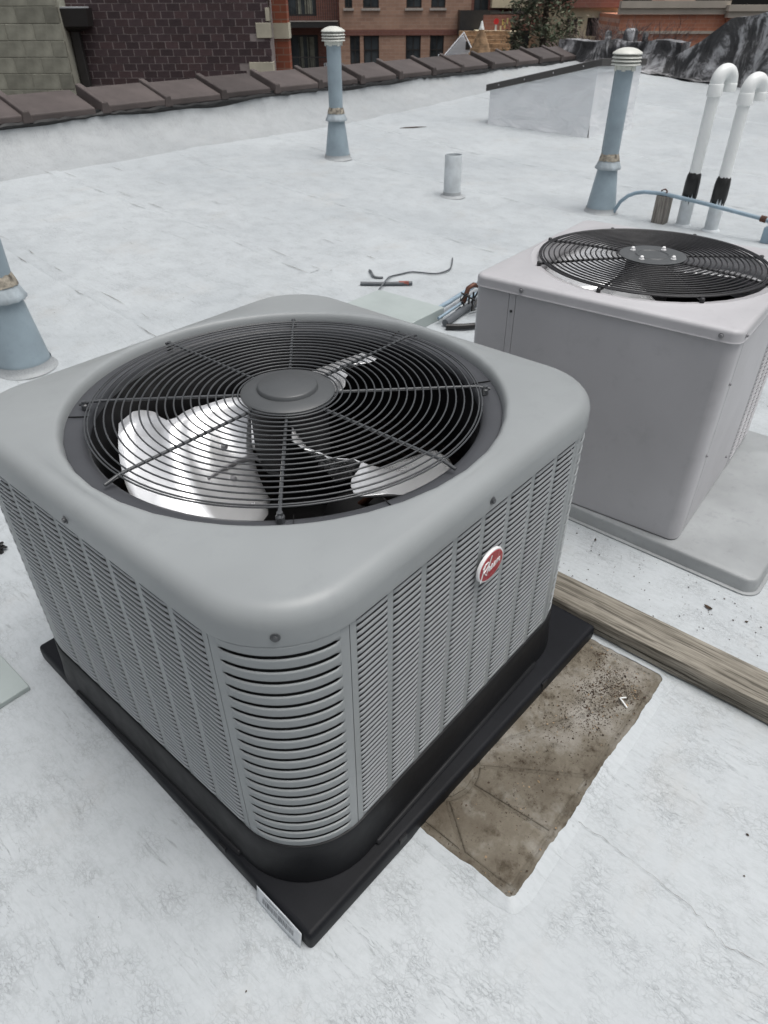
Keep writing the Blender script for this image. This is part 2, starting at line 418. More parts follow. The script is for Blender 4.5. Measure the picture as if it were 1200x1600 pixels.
def rsq(S, R, nA=10, nS=8, Sy=None):
    """rounded square outline, counter-clockwise, same vertex order whatever the size"""
    Sy = S if Sy is None else Sy
    C_ = [(S-R, Sy-R), (-S+R, Sy-R), (-S+R, -Sy+R), (S-R, -Sy+R)]; pts = []
    for k in range(4):
        cx, cy = C_[k]
        for i in range(nA+1):
            a = pi/2*k+pi/2*i/nA; pts.append((cx+R*cos(a), cy+R*sin(a)))
        nx, ny = C_[(k+1) % 4]; a = pi/2*(k+1)
        e = (cx+R*cos(a), cy+R*sin(a)); f = (nx+R*cos(a), ny+R*sin(a))
        for i in range(1, nS): pts.append((e[0]+(f[0]-e[0])*i/nS, e[1]+(f[1]-e[1])*i/nS))
    return pts

def softp(t, w): t = t/w; return w*(t if t > 30 else log1p(exp(t)))
def H(x, y): return .072*softp(y-1.3, .35)+.052*softp(x-5.6, .5)     # the roof rises towards its far walls

# ------------------------------------------------------------------ setting: roof, ground, walls
def roof_surface():
    m = MB(); X0, X1, Y0, Y1 = -3.2, 10.35, -3.6, 4.72
    nx, ny = 150, 100
    rr = random.Random(3)
    ph = [(rr.uniform(.5, 3), rr.uniform(.5, 3), rr.uniform(0, 6)) for _ in range(7)]
    def fn(u, v):
        x = X0+(X1-X0)*u; y = Y0+(Y1-Y0)*v
        d = sum(sin(a*x+b*y+c) for a, b, c in ph)/7*.0035
        k = min(1, max(0, sqrt((x-.6)**2+(y-.1)**2)-1.6))
        return (x, y, H(x, y)+d*k)
    m.grid(nx, ny, fn)
    return m.build('roof', 'roof', smooth=60)
roof = tag(roof_surface(), kind='structure')
m = MB(); m.box(-3.2, 10.35, -3.6, 4.72, -9, -.25); b_ = m.build('roof_deck', 'brick_tan', roof)
g = MB(); g.grid(4, 4, lambda u, v: (-150+300*u, -150+300*v, -9.0)); tag(g.build('ground', 'asphalt'), kind='structure')

# lapped seams of the roof sheets
def seam(x, y0, y1, wd, sl=0.0):
    m = MB(); n = int((y1-y0)/.06); rr = random.Random(int(x*100)+5); L = []; e = 0
    for i in range(n+1):
        y = y0+(y1-y0)*i/n; e += rr.uniform(-.004, .004); e *= .9
        xx = x+sl*(y-y0)+.022*sin(y*2.1+x)+.01*sin(y*5.3+x*3)+e
        L.append([(xx, y, H(xx, y)-.002), (xx+.006, y, H(xx, y)+.0022), (xx+wd+rr.uniform(-.004, .004), y, H(xx, y)+.0026), (xx+wd+.012, y, H(xx, y)-.002)])
    m.loops(L, closed=False)
    return m.build('membrane_seam', 'roof', roof, smooth=60)
for x, y0, y1 in ((.84, 1.25, 4.7), (1.86, 1.9, 4.7), (2.9, .9, 4.7), (3.95, -3, 4.7), (5.0, -3, 4.7), (6.05, -3, 2.4), (7.15, -3, 4.7), (8.2, -3, 4.7), (9.3, -3, 4.7), (-.18, 1.0, 4.7), (-1.2, -3.5, 4.7)):
    seam(x, y0, y1, .07)
for y, x0, x1 in ():
    m = MB(); n = int((x1-x0)/.08); L = []
    for i in range(n+1):
        x = x0+(x1-x0)*i/n; yy = y+.02*sin(x*2)
        L.append([(x, yy, H(x, yy)-.002), (x, yy+.006, H(x, yy)+.005), (x, yy+.06, H(x, yy)+.0052), (x, yy+.07, H(x, yy)-.002)])
    m.loops(L, closed=False); m.build('membrane_seam', 'roof', roof, smooth=60)

def dashes(x, y0, y1, seed):
    rr = random.Random(seed); m = MB(); y = y0
    while y < y1:
        l = rr.uniform(.03, .22); k = rr.uniform(.0008, .0022); n = 6
        xx = lambda y: x+.022*sin(y*2.1+x)+.01*sin(y*5.3+x*3)+rr.uniform(-.002, .002)
        L = []
        for i in range(n+1):
            q_ = y+l*i/n; e = k*sin(pi*(i+.3)/(n+.6)); c_ = xx(q_); L.append([(c_-e, q_, H(c_, q_)+.0055), (c_+e, q_, H(c_, q_)+.0055)])
        m.loops(L, closed=False); y += l+rr.uniform(.05, .5)
    o = m.build('seam_gap', 'crack', roof); o['kind'] = 'stuff'
for i_, (x_, a_, b_) in enumerate(((.84, 1.25, 4.5), (.92, 1.3, 4.5), (1.86, 1.9, 4.5), (1.95, 1.9, 4.5), (2.9, .9, 4.5), (3.95, -1, 4.5), (5.0, -1, 4.5), (7.15, 0, 4.5), (2.3, 1.8, 4.4), (4.4, 1.8, 4.4))): dashes(x_, a_, b_, i_)
def crack(pts, wd=.003):
    rr = random.Random(11); P = []
    for (a, b), (c, d) in zip(pts, pts[1:]):
        for i in range(8):
            t = i/8; P.append((a+(c-a)*t+rr.uniform(-1, 1)*.0025, b+(d-b)*t+rr.uniform(-1, 1)*.0025))
    m = MB(); L = []
    for i, (x, y) in enumerate(P):
        q = P[min(i+1, len(P)-1)]; p = P[max(i-1, 0)]
        t = Vector((q[0]-p[0], q[1]-p[1])).normalized(); nrm = (-t.y, t.x); k = wd*rr.uniform(.05, .35)
        L.append([(x-nrm[0]*k, y-nrm[1]*k, H(x, y)+.0035), (x+nrm[0]*k, y+nrm[1]*k, H(x, y)+.0035)])
    m.loops(L, closed=False); m.build('crack', 'crack', roof)
crack([(.022, -.68), (.024, -.729), (.019, -.805), (.009, -.901), (-.012, -.963), (.003, -1.03)], .0014)

# ------------------------------------------------------------------ near parapet with clay coping
par = thing('parapet_wall', 'low parapet wall with silver flashing and brown clay coping along the left roof edge', 'wall', (0, 0, 0))
PX0, PX1 = -3.2, 10.35
m = MB(); m.box(PX0, PX1, 4.90, 5.16, -9, .50); m.build('wall', 'brick_tan', par)
m = MB(); m.box(PX0, PX1, 4.893, 5.20, .45, .545); m.build('coping_bed', 'tar', par)
def flfn(u, v):
    x = PX0+(PX1-PX0)*u
    top = .500+.012*sin(x*3.1)+.008*sin(x*7.7+1)
    k = v; y = 4.52+.375*(1-(1-k)**1.8)+.012*sin(x*2.3)*(1-k)
    z0 = H(x, 4.52)-.003
    z = z0+(top-z0)*(k**1.5)+.072*(y-4.52)*(1-k)
    z += .006*sin(x*5.3+k*4)*k*(1-k)*4+.004*sin(x*13+k*9)*k*(1-k)*4
    return (x, y, z)
m = MB(); m.grid(220, 12, flfn); m.build('flashing', 'flash_shaded', par, smooth=70)
m = MB(); rr = random.Random(4); pts = []; rs = []
for i in range(260):
    x = PX0+(PX1-PX0)*i/259; pts.append((x, 4.893+rr.uniform(-.004, .004), .508+.004*sin(x*3.1)+rr.uniform(-.006, .006))); rs.append(.014+rr.uniform(-.005, .008))
m.tube(pts, rs, 6); m.build('tar_bead', 'tar', par)
TL = .61
m = MB()
yf, yb = 4.885, 5.22
def zt(y): return .566+(y-yf)/(yb-yf)*.105
m.add([(.0, yf, .518), (TL-.02, yf, .518), (TL-.02, yb, .56), (0, yb, .56), (0, yf, zt(yf)), (TL-.02, yf, zt(yf)), (TL-.02, yb, zt(yb)), (0, yb, zt(yb))],
      [(0, 3, 2, 1), (4, 5, 6, 7), (0, 1, 5, 4), (1, 2, 6, 5), (2, 3, 7, 6), (3, 0, 4, 7)])
rw = .075
m.add([(-.01, yf-.014, .512), (rw, yf-.014, .512), (rw, yb+.01, .57), (-.01, yb+.01, .57),
       (.004, yf-.014, zt(yf)+.026), (rw-.02, yf-.014, zt(yf)+.026), (rw-.02, yb+.01, zt(yb)+.030), (.004, yb+.01, zt(yb)+.030)],
      [(0, 3, 2, 1), (4, 5, 6, 7), (0, 1, 5, 4), (1, 2, 6, 5), (2, 3, 7, 6), (3, 0, 4, 7)])
tm = m.mesh('coping_tile', 'tile', 0)
for k in range(-8, 14):
    o = inst(tm, 'coping_tile', par, (1.93+TL*k, 0, rr.uniform(-.003, .004)), bevel=.009)
    o.rotation_euler = (0, rr.uniform(-.005, .005), rr.uniform(-.006, .006))
    o.location.y = rr.uniform(-.006, .006)

# ------------------------------------------------------------------ far tarred parapets
def lumpy(name, label, x0, x1, y0, y1, zb, topf, seed, res=.06):
    rr = random.Random(seed); nx = max(2, int((x1-x0)/res)); ny = int((y1-y0)/res); nz = 10
    ph = [(rr.uniform(3, 14), rr.uniform(3, 14), rr.uniform(0, 6)) for _ in range(8)]
    dd = lambda a, b: sum(sin(p*a+q*b+c) for p, q, c in ph)/8
    m = MB()
    m.grid(ny, nz, lambda u, v: (x0+.05*dd(u*(y1-y0), v)-.12*(1-v)**3, y0+(y1-y0)*u, zb+(topf(y0+(y1-y0)*u)-zb)*v))
    m.grid(ny, 4, lambda u, v: (x0+.05*dd(u*(y1-y0), 1)+(x1-x0)*v, y0+(y1-y0)*u, topf(y0+(y1-y0)*u)+.02*dd(u*6, v*2+3)*min(1, 3*v)))
    m.grid(nz, 4, lambda u, v: (x0+(x1-x0)*v-.0*u, y0, zb+(topf(y0)-zb)*u))
    m.grid(nz, 4, lambda u, v: (x0+(x1-x0)*v-.0*u, y1, zb+(topf(y1)-zb)*u))
    m.box(x1-.02, x1, y0, y1, -9, zb+.1)
    o = m.build(name, 'tarwall', smooth=60); return tag(o, label, 'wall')
lumpy('tarred_parapet', 'low black tar-smeared parapet at the far edge of the roof, below the red brick building', 10.3, 10.6, 3.36, 5.2, .42, lambda y: .77-.03*(y-3.4)/1.8+.015*sin(y*9), 2)
def rt_top(y):
    if y > 3.05: t = (3.36-y)/.31; return .62+.17*t
    if y > 2.75: return .79+.24*(3.05-y)/.3
    return 1.03+.09*(2.75-y)/.45+.02*sin(y*7)
lumpy('tarred_chimney_wall', 'higher wall smeared with black tar and silver paint at the right end of the roof', 10.15, 10.7, .2, 3.36, .26, rt_top, 5)
# tarred cant strip in front of them
m = MB(); rr = random.Random(8)
m.grid(90, 4, lambda u, v: (10.3-.30*(1-v)-.05*sin(u*23)-.03*sin(u*61), .2+4.5*u, H(10.1, .2+4.5*u)+.012+.05*v**1.5+.01*sin(u*80+v*5)))
m.build('tar_strip', 'tarwall', roof, smooth=60)
# a few chimney-like bits beside the parapet end
for (x0_, x1_, y0_, y1_, z1_, lb_) in ((10.34, 10.5, 4.08, 4.24, .90, 'broken pale vent stub, widest of three on the far black parapet'), (10.36, 10.46, 4.45, 4.52, .87, 'narrow broken stub at the left on the far black parapet'), (10.4, 10.48, 3.92, 3.98, .86, 'small broken stub at the right of the wide one on the far black parapet')):
    m = MB(); m.loops([[(x0_+(x1_-x0_)*(.5+k_*(a_-.5)), y0_+(y1_-y0_)*(.5+k_*(b_-.5)), z_) for a_, b_ in ((0, 0), (1, 0), (1, 1), (0, 1))] for z_, k_ in ((.72, 1.2), (.76, 1), (z1_-.02, .9), (z1_, .6))], cap1=True)
    tag(m.build('broken_stub', 'tarwall', bevel=.01), lb_, 'stub')

# ------------------------------------------------------------------ the near condenser
S, Z0, Z1 = .4256, .141, .6147
AC = thing('air_conditioner', 'grey louvered air conditioner with rounded top, red oval badge and black base, nearest the camera', 'air conditioner', (0, 0, 0))
SC = .4305; ZT = .676
def capmesh():
    R0 = .142
    def ring(off, z, r=None): return [(x, y, z) for x, y in rsq(SC-off, max(.02, (R0-off) if r is None else r))]
    base = rsq(SC, R0)
    def circ(r, z): return [(r*cos(atan2(y, x)), r*sin(atan2(y, x)), z) for x, y in base]
    L = [ring(.006, .622), ring(.006, .6135), ring(0, .6135), ring(-.0005, .617), ring(0, .640)]
    for i in range(1, 9):
        a = pi/2*i/8; L.append(ring(.029*(1-cos(a)), .640+.030*sin(a)))
    # inner circle rings
    r8 = L[-1]
    c = circ(.3945, ZT)
    for t in (.35, .7):
        L.append([(p[0]*(1-t)+q[0]*t, p[1]*(1-t)+q[1]*t, .670+(ZT-.670)*sin(t*pi/2)) for p, q in zip(r8, c)])
    L += [c, circ(.390, ZT-.0005), circ(.3865, ZT-.003), circ(.3835, ZT-.009), circ(.3815, ZT-.017), circ(.381, ZT-.022)]
    m = MB(); m.loops(L); return m
capmesh().build('top_cover', 'unit_grey', AC, smooth=50)
m = MB(); m.lathe([(.3825, .656), (.378, .6585), (.356, .6555), (.349, .653), (.3455, .648), (.344, .640), (.3437, .634)], 96)
m.build('fan_shroud', 'flange', AC, smooth=50)
m = MB(); m.lathe([(.3432, .638), (.340, .60), (.341, .56), (.348, .52), (.348, .47)], 96); m.build('throat', 'throat', AC, smooth=60)
# little cuts in the flange
for a in (-38, 8, 228, 250, 140):
    m = MB(); ar = radians(a); m.box(.345, .379, -.0003, .0003, .6562, .6578+.0012, lambda p: (p[0]*cos(ar)-p[1]*sin(ar), p[0]*sin(ar)+p[1]*cos(ar), p[2]+(p[0]-.345)*.055)); m.build('flange_joint', 'inside_black', AC)

def louver_mesh(wd, pitch, depth=.0030, seed=0):
    m = MB(); hgt = pitch*.59
    st = [(-wd/2, .08), (-wd/2+.004, .75), (-wd/2+.009, 1), (wd/2-.009, 1), (wd/2-.004, .75), (wd/2, .08)]
    prof = [(.15, .04), (.75, 0), (1.0, -.22), (.95, -.55), (.6, -.85), (.1, -1.0)]
    L = [[(x, -depth*k*q, hgt*zz) for (q, zz) in prof] for x, k in st]
    m.loops(L, closed=False)
    return m
RP = .0117; NR = 39; CW, CP = .0615, .0735
LM = louver_mesh(CW, RP).mesh('louver', 'louver_grey_lit', 50)
def face_xf(k):
    a = -pi/2*k; c, s = cos(a), sin(a)
    return lambda p: (p[0]*c-p[1]*s, p[0]*s+p[1]*c, p[2])
q = .1247
for k, (nm) in enumerate(('side_panel',)*4):        # 0: right face (-Y), 1: left face (-X), 2: back, 3: far side
    X = face_xf(k); fr = MB()
    xl = -S+q+.0012; xr = S-q-.0012
    cs = [(-3.5+i)*CP for i in range(8)]
    zt0 = .606; nrow = NR; zb0 = zt0-NR*RP
    edges = [xl]+[e for c0 in cs for e in (c0-CW/2, c0+CW/2)]+[xr]
    for i in range(0, len(edges), 2):
        a, b = edges[i], edges[i+1]
        fr.add([(a, -S, Z0), (b, -S, Z0), (b, -S, .618), (a, -S, .618)], [(0, 1, 2, 3)], X)
        # stamped rib edges
    fr.box(xl, xr, -S+.0005, -S+.004, zt0, .618, X); fr.box(xl, xr, -S+.0005, -S+.004, Z0-.002, zb0, X)
    fr.add([(xl, -S, Z0), (xl, -S+.008, Z0), (xl, -S+.008, .618), (xl, -S, .618)], [(0, 1, 2, 3)], X)
    fr.add([(xr, -S, Z0), (xr, -S+.008, Z0), (xr, -S+.008, .618), (xr, -S, .618)], [(0, 1, 2, 3)], X)
    panel = fr.build(nm, 'unit_grey', AC)
    near = {0: (0, 1, 2), 1: (7, 6, 5)}.get(k, ())
    rest = MB(); one = louver_mesh(CW, RP)
    rot = Matrix.Rotation(-pi/2*k, 4, 'Z')
    for ci, c0 in enumerate(cs):
        for r_ in range(NR):
            z = zt0-r_*RP-.0012
            if ci in near:
                inst(LM, 'louver', panel, mtx=rot @ Matrix.Translation((c0, -S, z)))
            else:
                rest.add([(x+c0, y-S, zz+z) for x, y, zz in one.v], one.f, X)
    o = rest.build('louver', 'louver_grey_lit', panel, smooth=50); o['kind'] = 'stuff'

# corner panels with wide slots
RB = .132
def corner_path(u):
    """u 0..1 from the (-S, -S+q) seam round the corner to the (-S+q, -S) seam"""
    a0 = math.asin((RB-q)/RB)
    a = pi+a0+(pi/2-2*a0)*u
    c = (-S+RB, -S+RB)
    return Vector((c[0]+RB*cos(a), c[1]+RB*sin(a), 0)), Vector((cos(a), sin(a), 0))
NP = 20; CPZ = .0236; U0, U1 = .075, .925
CL = MB(); prof = [(-.0006, .0014), (.0014, .0014), (.0024, .0004), (.0022, -.0016), (.0016, -.0060), (.0010, -.0115), (.0002, -.0156), (-.0016, -.0163)]
L = []
for i in range(NP+1):
    u = U0+(U1-U0)*i/NP; p, nn = corner_path(u)
    e = min(1, min(i, NP-i)/1.0+.0); e = sin(e*pi/2)
    L.append([tuple(p+nn*(a*e+ (0 if e > .1 else 0))+Vector((0, 0, b+(.0030 if b > 0 else 0)*(1-e)-(.0030*(1-e) if b < -.015 else 0)))) for a, b in prof])
CL.loops(L, closed=False)
CLM = CL.mesh('corner_louver', 'unit_grey', 55)
for k in range(4):
    X = face_xf(k); cp = MB(); rot = Matrix.Rotation(-pi/2*k, 4, 'Z')
    z_hi = .622; zs0 = .611; ns = 20; z_lo = zs0-ns*CPZ-.002
    for (a, b) in ((0.0, U0), (U1, 1.0)):
        L = []
        for i in range(7):
            p, nn = corner_path(a+(b-a)*i/6); L.append([(p.x, p.y, Z0-.002), (p.x, p.y, z_hi)])
        cp.loops(L, closed=False)
    for (za, zb) in ((zs0+.0045, z_hi), (Z0-.002, z_lo+.003)):
        L = []
        for i in range(NP+1):
            p, nn = corner_path(U0+(U1-U0)*i/NP); L.append([(p.x, p.y, za), (p.x, p.y, zb)])
        cp.loops(L, closed=False)
    vs = cp.v; cp.v = [X(p) for p in vs]
    pan = cp.build('corner_panel', 'unit_grey', AC, smooth=60)
    for i in range(ns):
        inst(CLM, 'corner_louver', pan, mtx=rot @ Matrix.Translation((0, 0, zs0-i*CPZ)))
# inner coil, base pan, pad
m = MB(); m.loops([[(x, y, z) for x, y in rsq(S-.016, .118)] for z in (.10, .63)]); m.build('coil', 'inside_black', AC, smooth=60)  # black sleeve behind the louvers, the shade of the gaps painted in
m = MB(); m.loops([[(x, y, z) for x, y in rsq(S-.045, .10)] for z in (.13, .60)]); m.build('coil_fins', 'coil', AC, smooth=60)
m = MB(); m.loops([[(x, y, z) for x, y in rsq(S-.05, .10)] for z in (.125, .14)], cap1=True); m.build('drain_pan', 'inside_black', AC)
m = MB()
R0 = .134
L = [[(x, y, z) for x, y in rsq(S+o, R0+o, 12, 10)] for o, z in ((-.006, .147), (.003, .1445), (.0045, .141), (.0055, .112), (.007, .080), (.010, .052), (.0105, .0455))]
def foot(p):       # arches between the corner feet
    x, y, z = p; return p
m.loops(L); m.build('base_pan', 'black_plastic', AC, smooth=50)
for a in range(4):
    X = face_xf(a); m = MB()
    m.box(-.27, .27, -S-.017, -S-.004, .0430, .0525, X)
    m.build('base_rail', 'black_plastic', AC, bevel=.005)
# fan grille
ZR = .6735
radii = [.0885, .0975]+[.0975+.0144*i for i in range(1, 17)]+[.3395, .3445]
for r in radii:
    MB().ring(r, ZR+.0030-.0035*(r/.34)**6, .0015, 96, 6).build('grille_ring', 'wire_black', AC, smooth=80)
for k in range(8):
    a = radians(-44.9)+k*pi/4
    r0, r1 = .055, (.366 if k % 2 == 0 else .368)
    m = MB(); m.tube([(r0*cos(a), r0*sin(a), ZR-.001), (.33*cos(a), .33*sin(a), ZR-.001), (.345*cos(a), .345*sin(a), ZR-.002), (r1*cos(a), r1*sin(a), ZR-.007)], .0029, 8)
    sp = m.build('grille_spoke', 'wire_black', AC, smooth=60)
    if k in (0, 2, 4, 6, 3):
        m = MB(); c = (.357*cos(a), .357*sin(a)); m.lathe([(.0065, .657), (.0065, .666), (.0045, .668), (.0045, .673), (.0, .674)], 10, (c[0], c[1], 0)); m.build('clip', 'wire_black', sp, smooth=30)
m = MB(); m.lathe([(.0, .672), (.080, .672), (.0835, .674), (.0838, .6785), (.080, .6815), (.060, .6835), (.0545, .6845), (.053, .6905), (.0505, .6925), (.0, .6928)], 72); m.build('hub_cap', 'hub_grey', AC, smooth=40)
m = MB(); m.lathe([(.070, .672), (.070, .560), (.066, .545), (.05, .535), (0, .535)], 48); m.build('motor', 'throat', AC, smooth=50)
for k in range(3):
    a0 = radians(163) + k*2*pi/3
    nr, na = 16, 14
    def bl(u, v):
        r = .075+.230*u
        le = [(0, -52), (.15, -54), (.42, -37), (.60, -24), (.80, -35), (.92, -36), (1, -27)]
        te = [(0, 25), (.2, 38), (.6, 44), (.92, 46), (1, 38)]
        def ip(T, u):
            for (a, b), (c, d) in zip(T, T[1:]):
                if u <= c: t = (u-a)/(c-a); t = t*t*(3-2*t); return b+(d-b)*t
            return T[-1][1]
        L0, L1 = ip(le, u), ip(te, u)
        a = a0+radians(L0+(L1-L0)*v)
        z = .553+(.5-v)*.165*(1-.22*u)+.012*((v-.5)*2)**2
        return (r*cos(a), r*sin(a), z)
    m = MB(); m.grid(nr, na, bl)
    bo = m.build('fan_blade', 'aluminium', AC, smooth=70)
    so = bo.modifiers.new('thick', 'SOLIDIFY'); so.thickness = .0014
    for vv in (.35, .6):
        p = bl(.22, vv); m = MB(); m.lathe([(0, .006), (.005, .005), (.007, 0)], 10, p); m.build('rivet', 'dull_steel', bo)
    # dark bracket arm riveted to the blade
    p0 = (.06*cos(a0), .06*sin(a0), .550); m = MB()
    pts = [Vector(bl(t, .5))+Vector((0, 0, .002)) for t in (0, .15, .3, .42)]
    m.tube([p0]+pts, [.006, .006, .005, .004, .002], 6); m.build('blade_arm', 'dull_steel', bo, smooth=60)
m = MB(); m.lathe([(0, .56), (.062, .56), (.066, .555), (.066, .535), (0, .535)], 32); m.build('fan_hub', 'inside_black', AC)
# compressor seen deep inside
m = MB(); m.lathe([(.085, .14), (.085, .34), (.07, .38), (.03, .40), (0, .40)], 32, (.11, -.06, 0)); m.build('compressor', 'inside_black', AC, smooth=60)
m = MB(); m.tube([(.11, -.06, .39), (.13, -.10, .44), (.2, -.17, .45), (.26, -.2, .40), (.3, -.2, .2)], .008, 8)
m.tube([(.0, -.2, .2), (.05, -.24, .42), (.15, -.28, .45), (.25, -.26, .4)], .006, 8); m.build('refrigerant_tube', 'copper', AC, smooth=60)
# screws
def screw(x, y, z, nx, ny, r=.0052, mat='wire_black', par_=AC):
    m = MB(); n = Vector((nx, ny, 0)).normalized()
    zq = n.to_track_quat('Z', 'Y').to_matrix()
    m.lathe([(r*1.25, 0), (r*1.25, .0012), (r*.8, .0016), (r*.8, .0042), (r*.6, .005), (0, .005)], 12, xf=lambda p: zq @ Vector(p))
    m.build('screw', mat, par_, smooth=30, loc=(x, y, z))
screw(.012, -SC, .631, 0, -1); screw(-SC, .016, .631, -1, 0)
kk = SC-.142*(1-.7071)
screw(-kk, -kk, .631, -1, -1); screw(kk, -kk, .631, 1, -1); screw(-kk, kk, .631, -1, 1)
# badge: oval with hand-lettered name
bd = MB(); bx, bz = .019, .5015; rx, rz_ = .0365, .0300
def oval(rx_, rz2, y0, y1, name, mat, par_):
    m = MB(); n = 48
    m.loops([[(rx_*1.0*cos(2*pi*i/n)*s_, y, rz2*sin(2*pi*i/n)*s_) for i in range(n)] for s_, y in ((1.0, y0), (1.0, y1+.0015), (.965, y1), )], cap1=True)
    return m.build(name, mat, par_, smooth=40)
BD = oval(rx, rz_, -.0035, -.0085, 'badge', 'badge_white', AC); BD.location = (bx, -S-.0035, bz)
BD['label'] = 'red oval badge with white rim and white script lettering'
oval(rx*.925, rz_*.905, -.0084, -.0094, 'badge_face', 'badge_red', BD)
m = MB(); m.tube([(0, 0, 0), (0, .012, 0)], .012, 12); o = m.build('badge_post', 'wire_black', BD)
def ribbon(mb, pts, wd):
    P = []
    n = len(pts)
    for i in range(n-1):        # Catmull-Rom
        p0, p1, p2, p3 = pts[max(i-1, 0)], pts[i], pts[i+1], pts[min(i+2, n-1)]
        for s_ in range(6):
            t = s_/6
            P.append(tuple(.5*((2*b)+(-a+c)*t+(2*a-5*b+4*c-d)*t*t+(-a+3*b-3*c+d)*t**3) for a, b, c, d in zip(p0, p1, p2, p3)))
    P.append(pts[-1])
    mb.tube([(x, -.0098, z) for x, z in P], wd, 5)
sh = .28; UY = .12
def LT(L_, ox, sc): return [((ox+x*sc)+(z*sc)*sh, z*sc+(ox+x*sc)*UY-.0) for x, z in L_]
lt = MB(); wdt = .00115
u = .0010
ribbon(lt, LT([(0, -9), (.6, 0), (1.2, 9)], -.0270, .00160), .0010)
ribbon(lt, LT([(-1.5, 7), (2, 10.5), (7, 10), (8.5, 6.5), (6, 2.5), (2, 1)], -.0270, .00160), .0009)
ribbon(lt, LT([(3, 1.5), (6.5, -3.5), (10.5, -6.5)], -.0270, .00160), .0009)
ribbon(lt, LT([(11, 15), (10.3, 6), (9.6, -4), (11, 1), (13, 1.5), (13.4, -1), (13.6, -4), (15, -3.5)], -.0270, .00160), .00075)
for e0 in (15.4, 20.2):
    ribbon(lt, LT([(e0, -1.5), (e0+2, -.5), (e0+2.6, 1.4), (e0+1, 2), (e0, -.8), (e0+.6, -3.6), (e0+2.4, -4), (e0+4, -2.8)], -.0270, .00160), .00062)
ribbon(lt, LT([(25.2, 1.5), (25.2, -4), (25.8, .5), (27.2, 1.6), (28, .5), (28, -3.8), (28.6, .6), (30, 1.7), (31, .6), (31, -3), (32, -3.8), (33, -3)], -.0270, .00160), .00062)
o = lt.build('lettering', 'badge_white', BD, smooth=60)

# ---- black plastic pad under it
PAD = thing('equipment_pad', 'square black plastic equipment pad under the near air conditioner, barcode label at its corner', 'pad', (.0208, -.0104, 0), -.0312)
m = MB(); PH = .462
L = [[(x, y, z) for x, y in rsq(PH-o, .009-min(o, .005), 5, 6)] for o, z in ((.001, .001), (.0, .012), (.0, .030), (.0015, .0375), (.005, .0415), (.010, .0425))]
m.loops(L, cap0=True, cap1=True); m.build('pad_body', 'pad_plastic', PAD, smooth=40)
for a in range(4):
    X = face_xf(a); m = MB()
    pass
    X2 = face_xf(a)
    for t in (-.235, .235):
        m = MB(); m.box(t-.010, t+.010, -PH-.001, -PH+.004, .024, .0415, X2); m.build('pad_notch', 'black_plastic', PAD, bevel=.001)
# barcode label on the left edge near the front corner
def labfn(u, v):
    y = -.446+.112*u; z = -.001+.042*v
    return (-PH-.0016-.0015*sin(u*pi)*(1-v)-.007*(1-v)**1.3, y, z+.001+.001*sin(u*5))
m = MB(); m.grid(14, 5, labfn); LB = m.build('barcode_label', 'paper', PAD, smooth=60); so = LB.modifiers.new('t', 'SOLIDIFY'); so.thickness = .0004
m = MB(); rr = random.Random(2); u = .16
while u < .86:
    wv = rr.choice((.006, .006, .010, .016))
    a, b_, c, d = labfn(u, .30), labfn(u+wv, .30), labfn(u+wv, .62), labfn(u, .62)
    m.add([(p[0]-.0012, p[1], p[2]) for p in (a, b_, c, d)], [(0, 1, 2, 3)]); u += wv+rr.choice((.008, .012, .018))
for (ua, ub, va, vb) in ((.2, .5, .74, .79), (.53, .82, .74, .79), (.25, .7, .84, .88)):
    uu = ua
    while uu < ub:
        a, b_, c, d = labfn(uu, va), labfn(uu+.012, va), labfn(uu+.012, vb), labfn(uu, vb)
        m.add([(p[0]-.0012, p[1], p[2]) for p in (a, b_, c, d)], [(0, 1, 2, 3)]); uu += .02
m.build('barcode', 'ink', LB)

# ------------------------------------------------------------------ second condenser
A2 = thing('air_conditioner', 'older light grey smooth-sided air conditioner with black fan grille, behind the near one', 'air conditioner', (1.2244, -.1448, 0), .0597)
SX, SY, B0, B1 = .3589, .3467, .047, .6137
def r2(off, z, R=.03, n=8): return [(x, y, z) for x, y in rsq(SX-off, max(.006, R-off), n, 8, Sy=SY-off)]
base2 = rsq(SX, .03, 8, 8, Sy=SY)
gx = .0122
def circ2(r, z, c=(gx, -.002)): return [(c[0]+r*cos(atan2(y, x)), c[1]+r*sin(atan2(y, x)), z) for x, y in base2]
L = [r2(.007, .622), r2(.007, .6137), r2(-.0012, .6132), r2(-.0018, .6148), r2(-.0008, .6165), r2(0, .620), r2(0, .633)]
for i in range(1, 6):
    a = pi/2*i/5; L.append(r2(.011*(1-cos(a)), .633+.011*sin(a)))
r8 = L[-1]; c = circ2(.334, .6462)
L.append([(p[0]*.5+q_[0]*.5, p[1]*.5+q_[1]*.5, .6455) for p, q_ in zip(r8, c)])
L += [c, circ2(.332, .6475), circ2(.329, .6475), circ2(.327, .6462), circ2(.3135, .6455), circ2(.309, .6440), circ2(.307, .638), circ2(.306, .60), circ2(.31, .52)]
m = MB(); m.loops(L); m.build('top_cover', 'unit2_grey', A2, smooth=40)
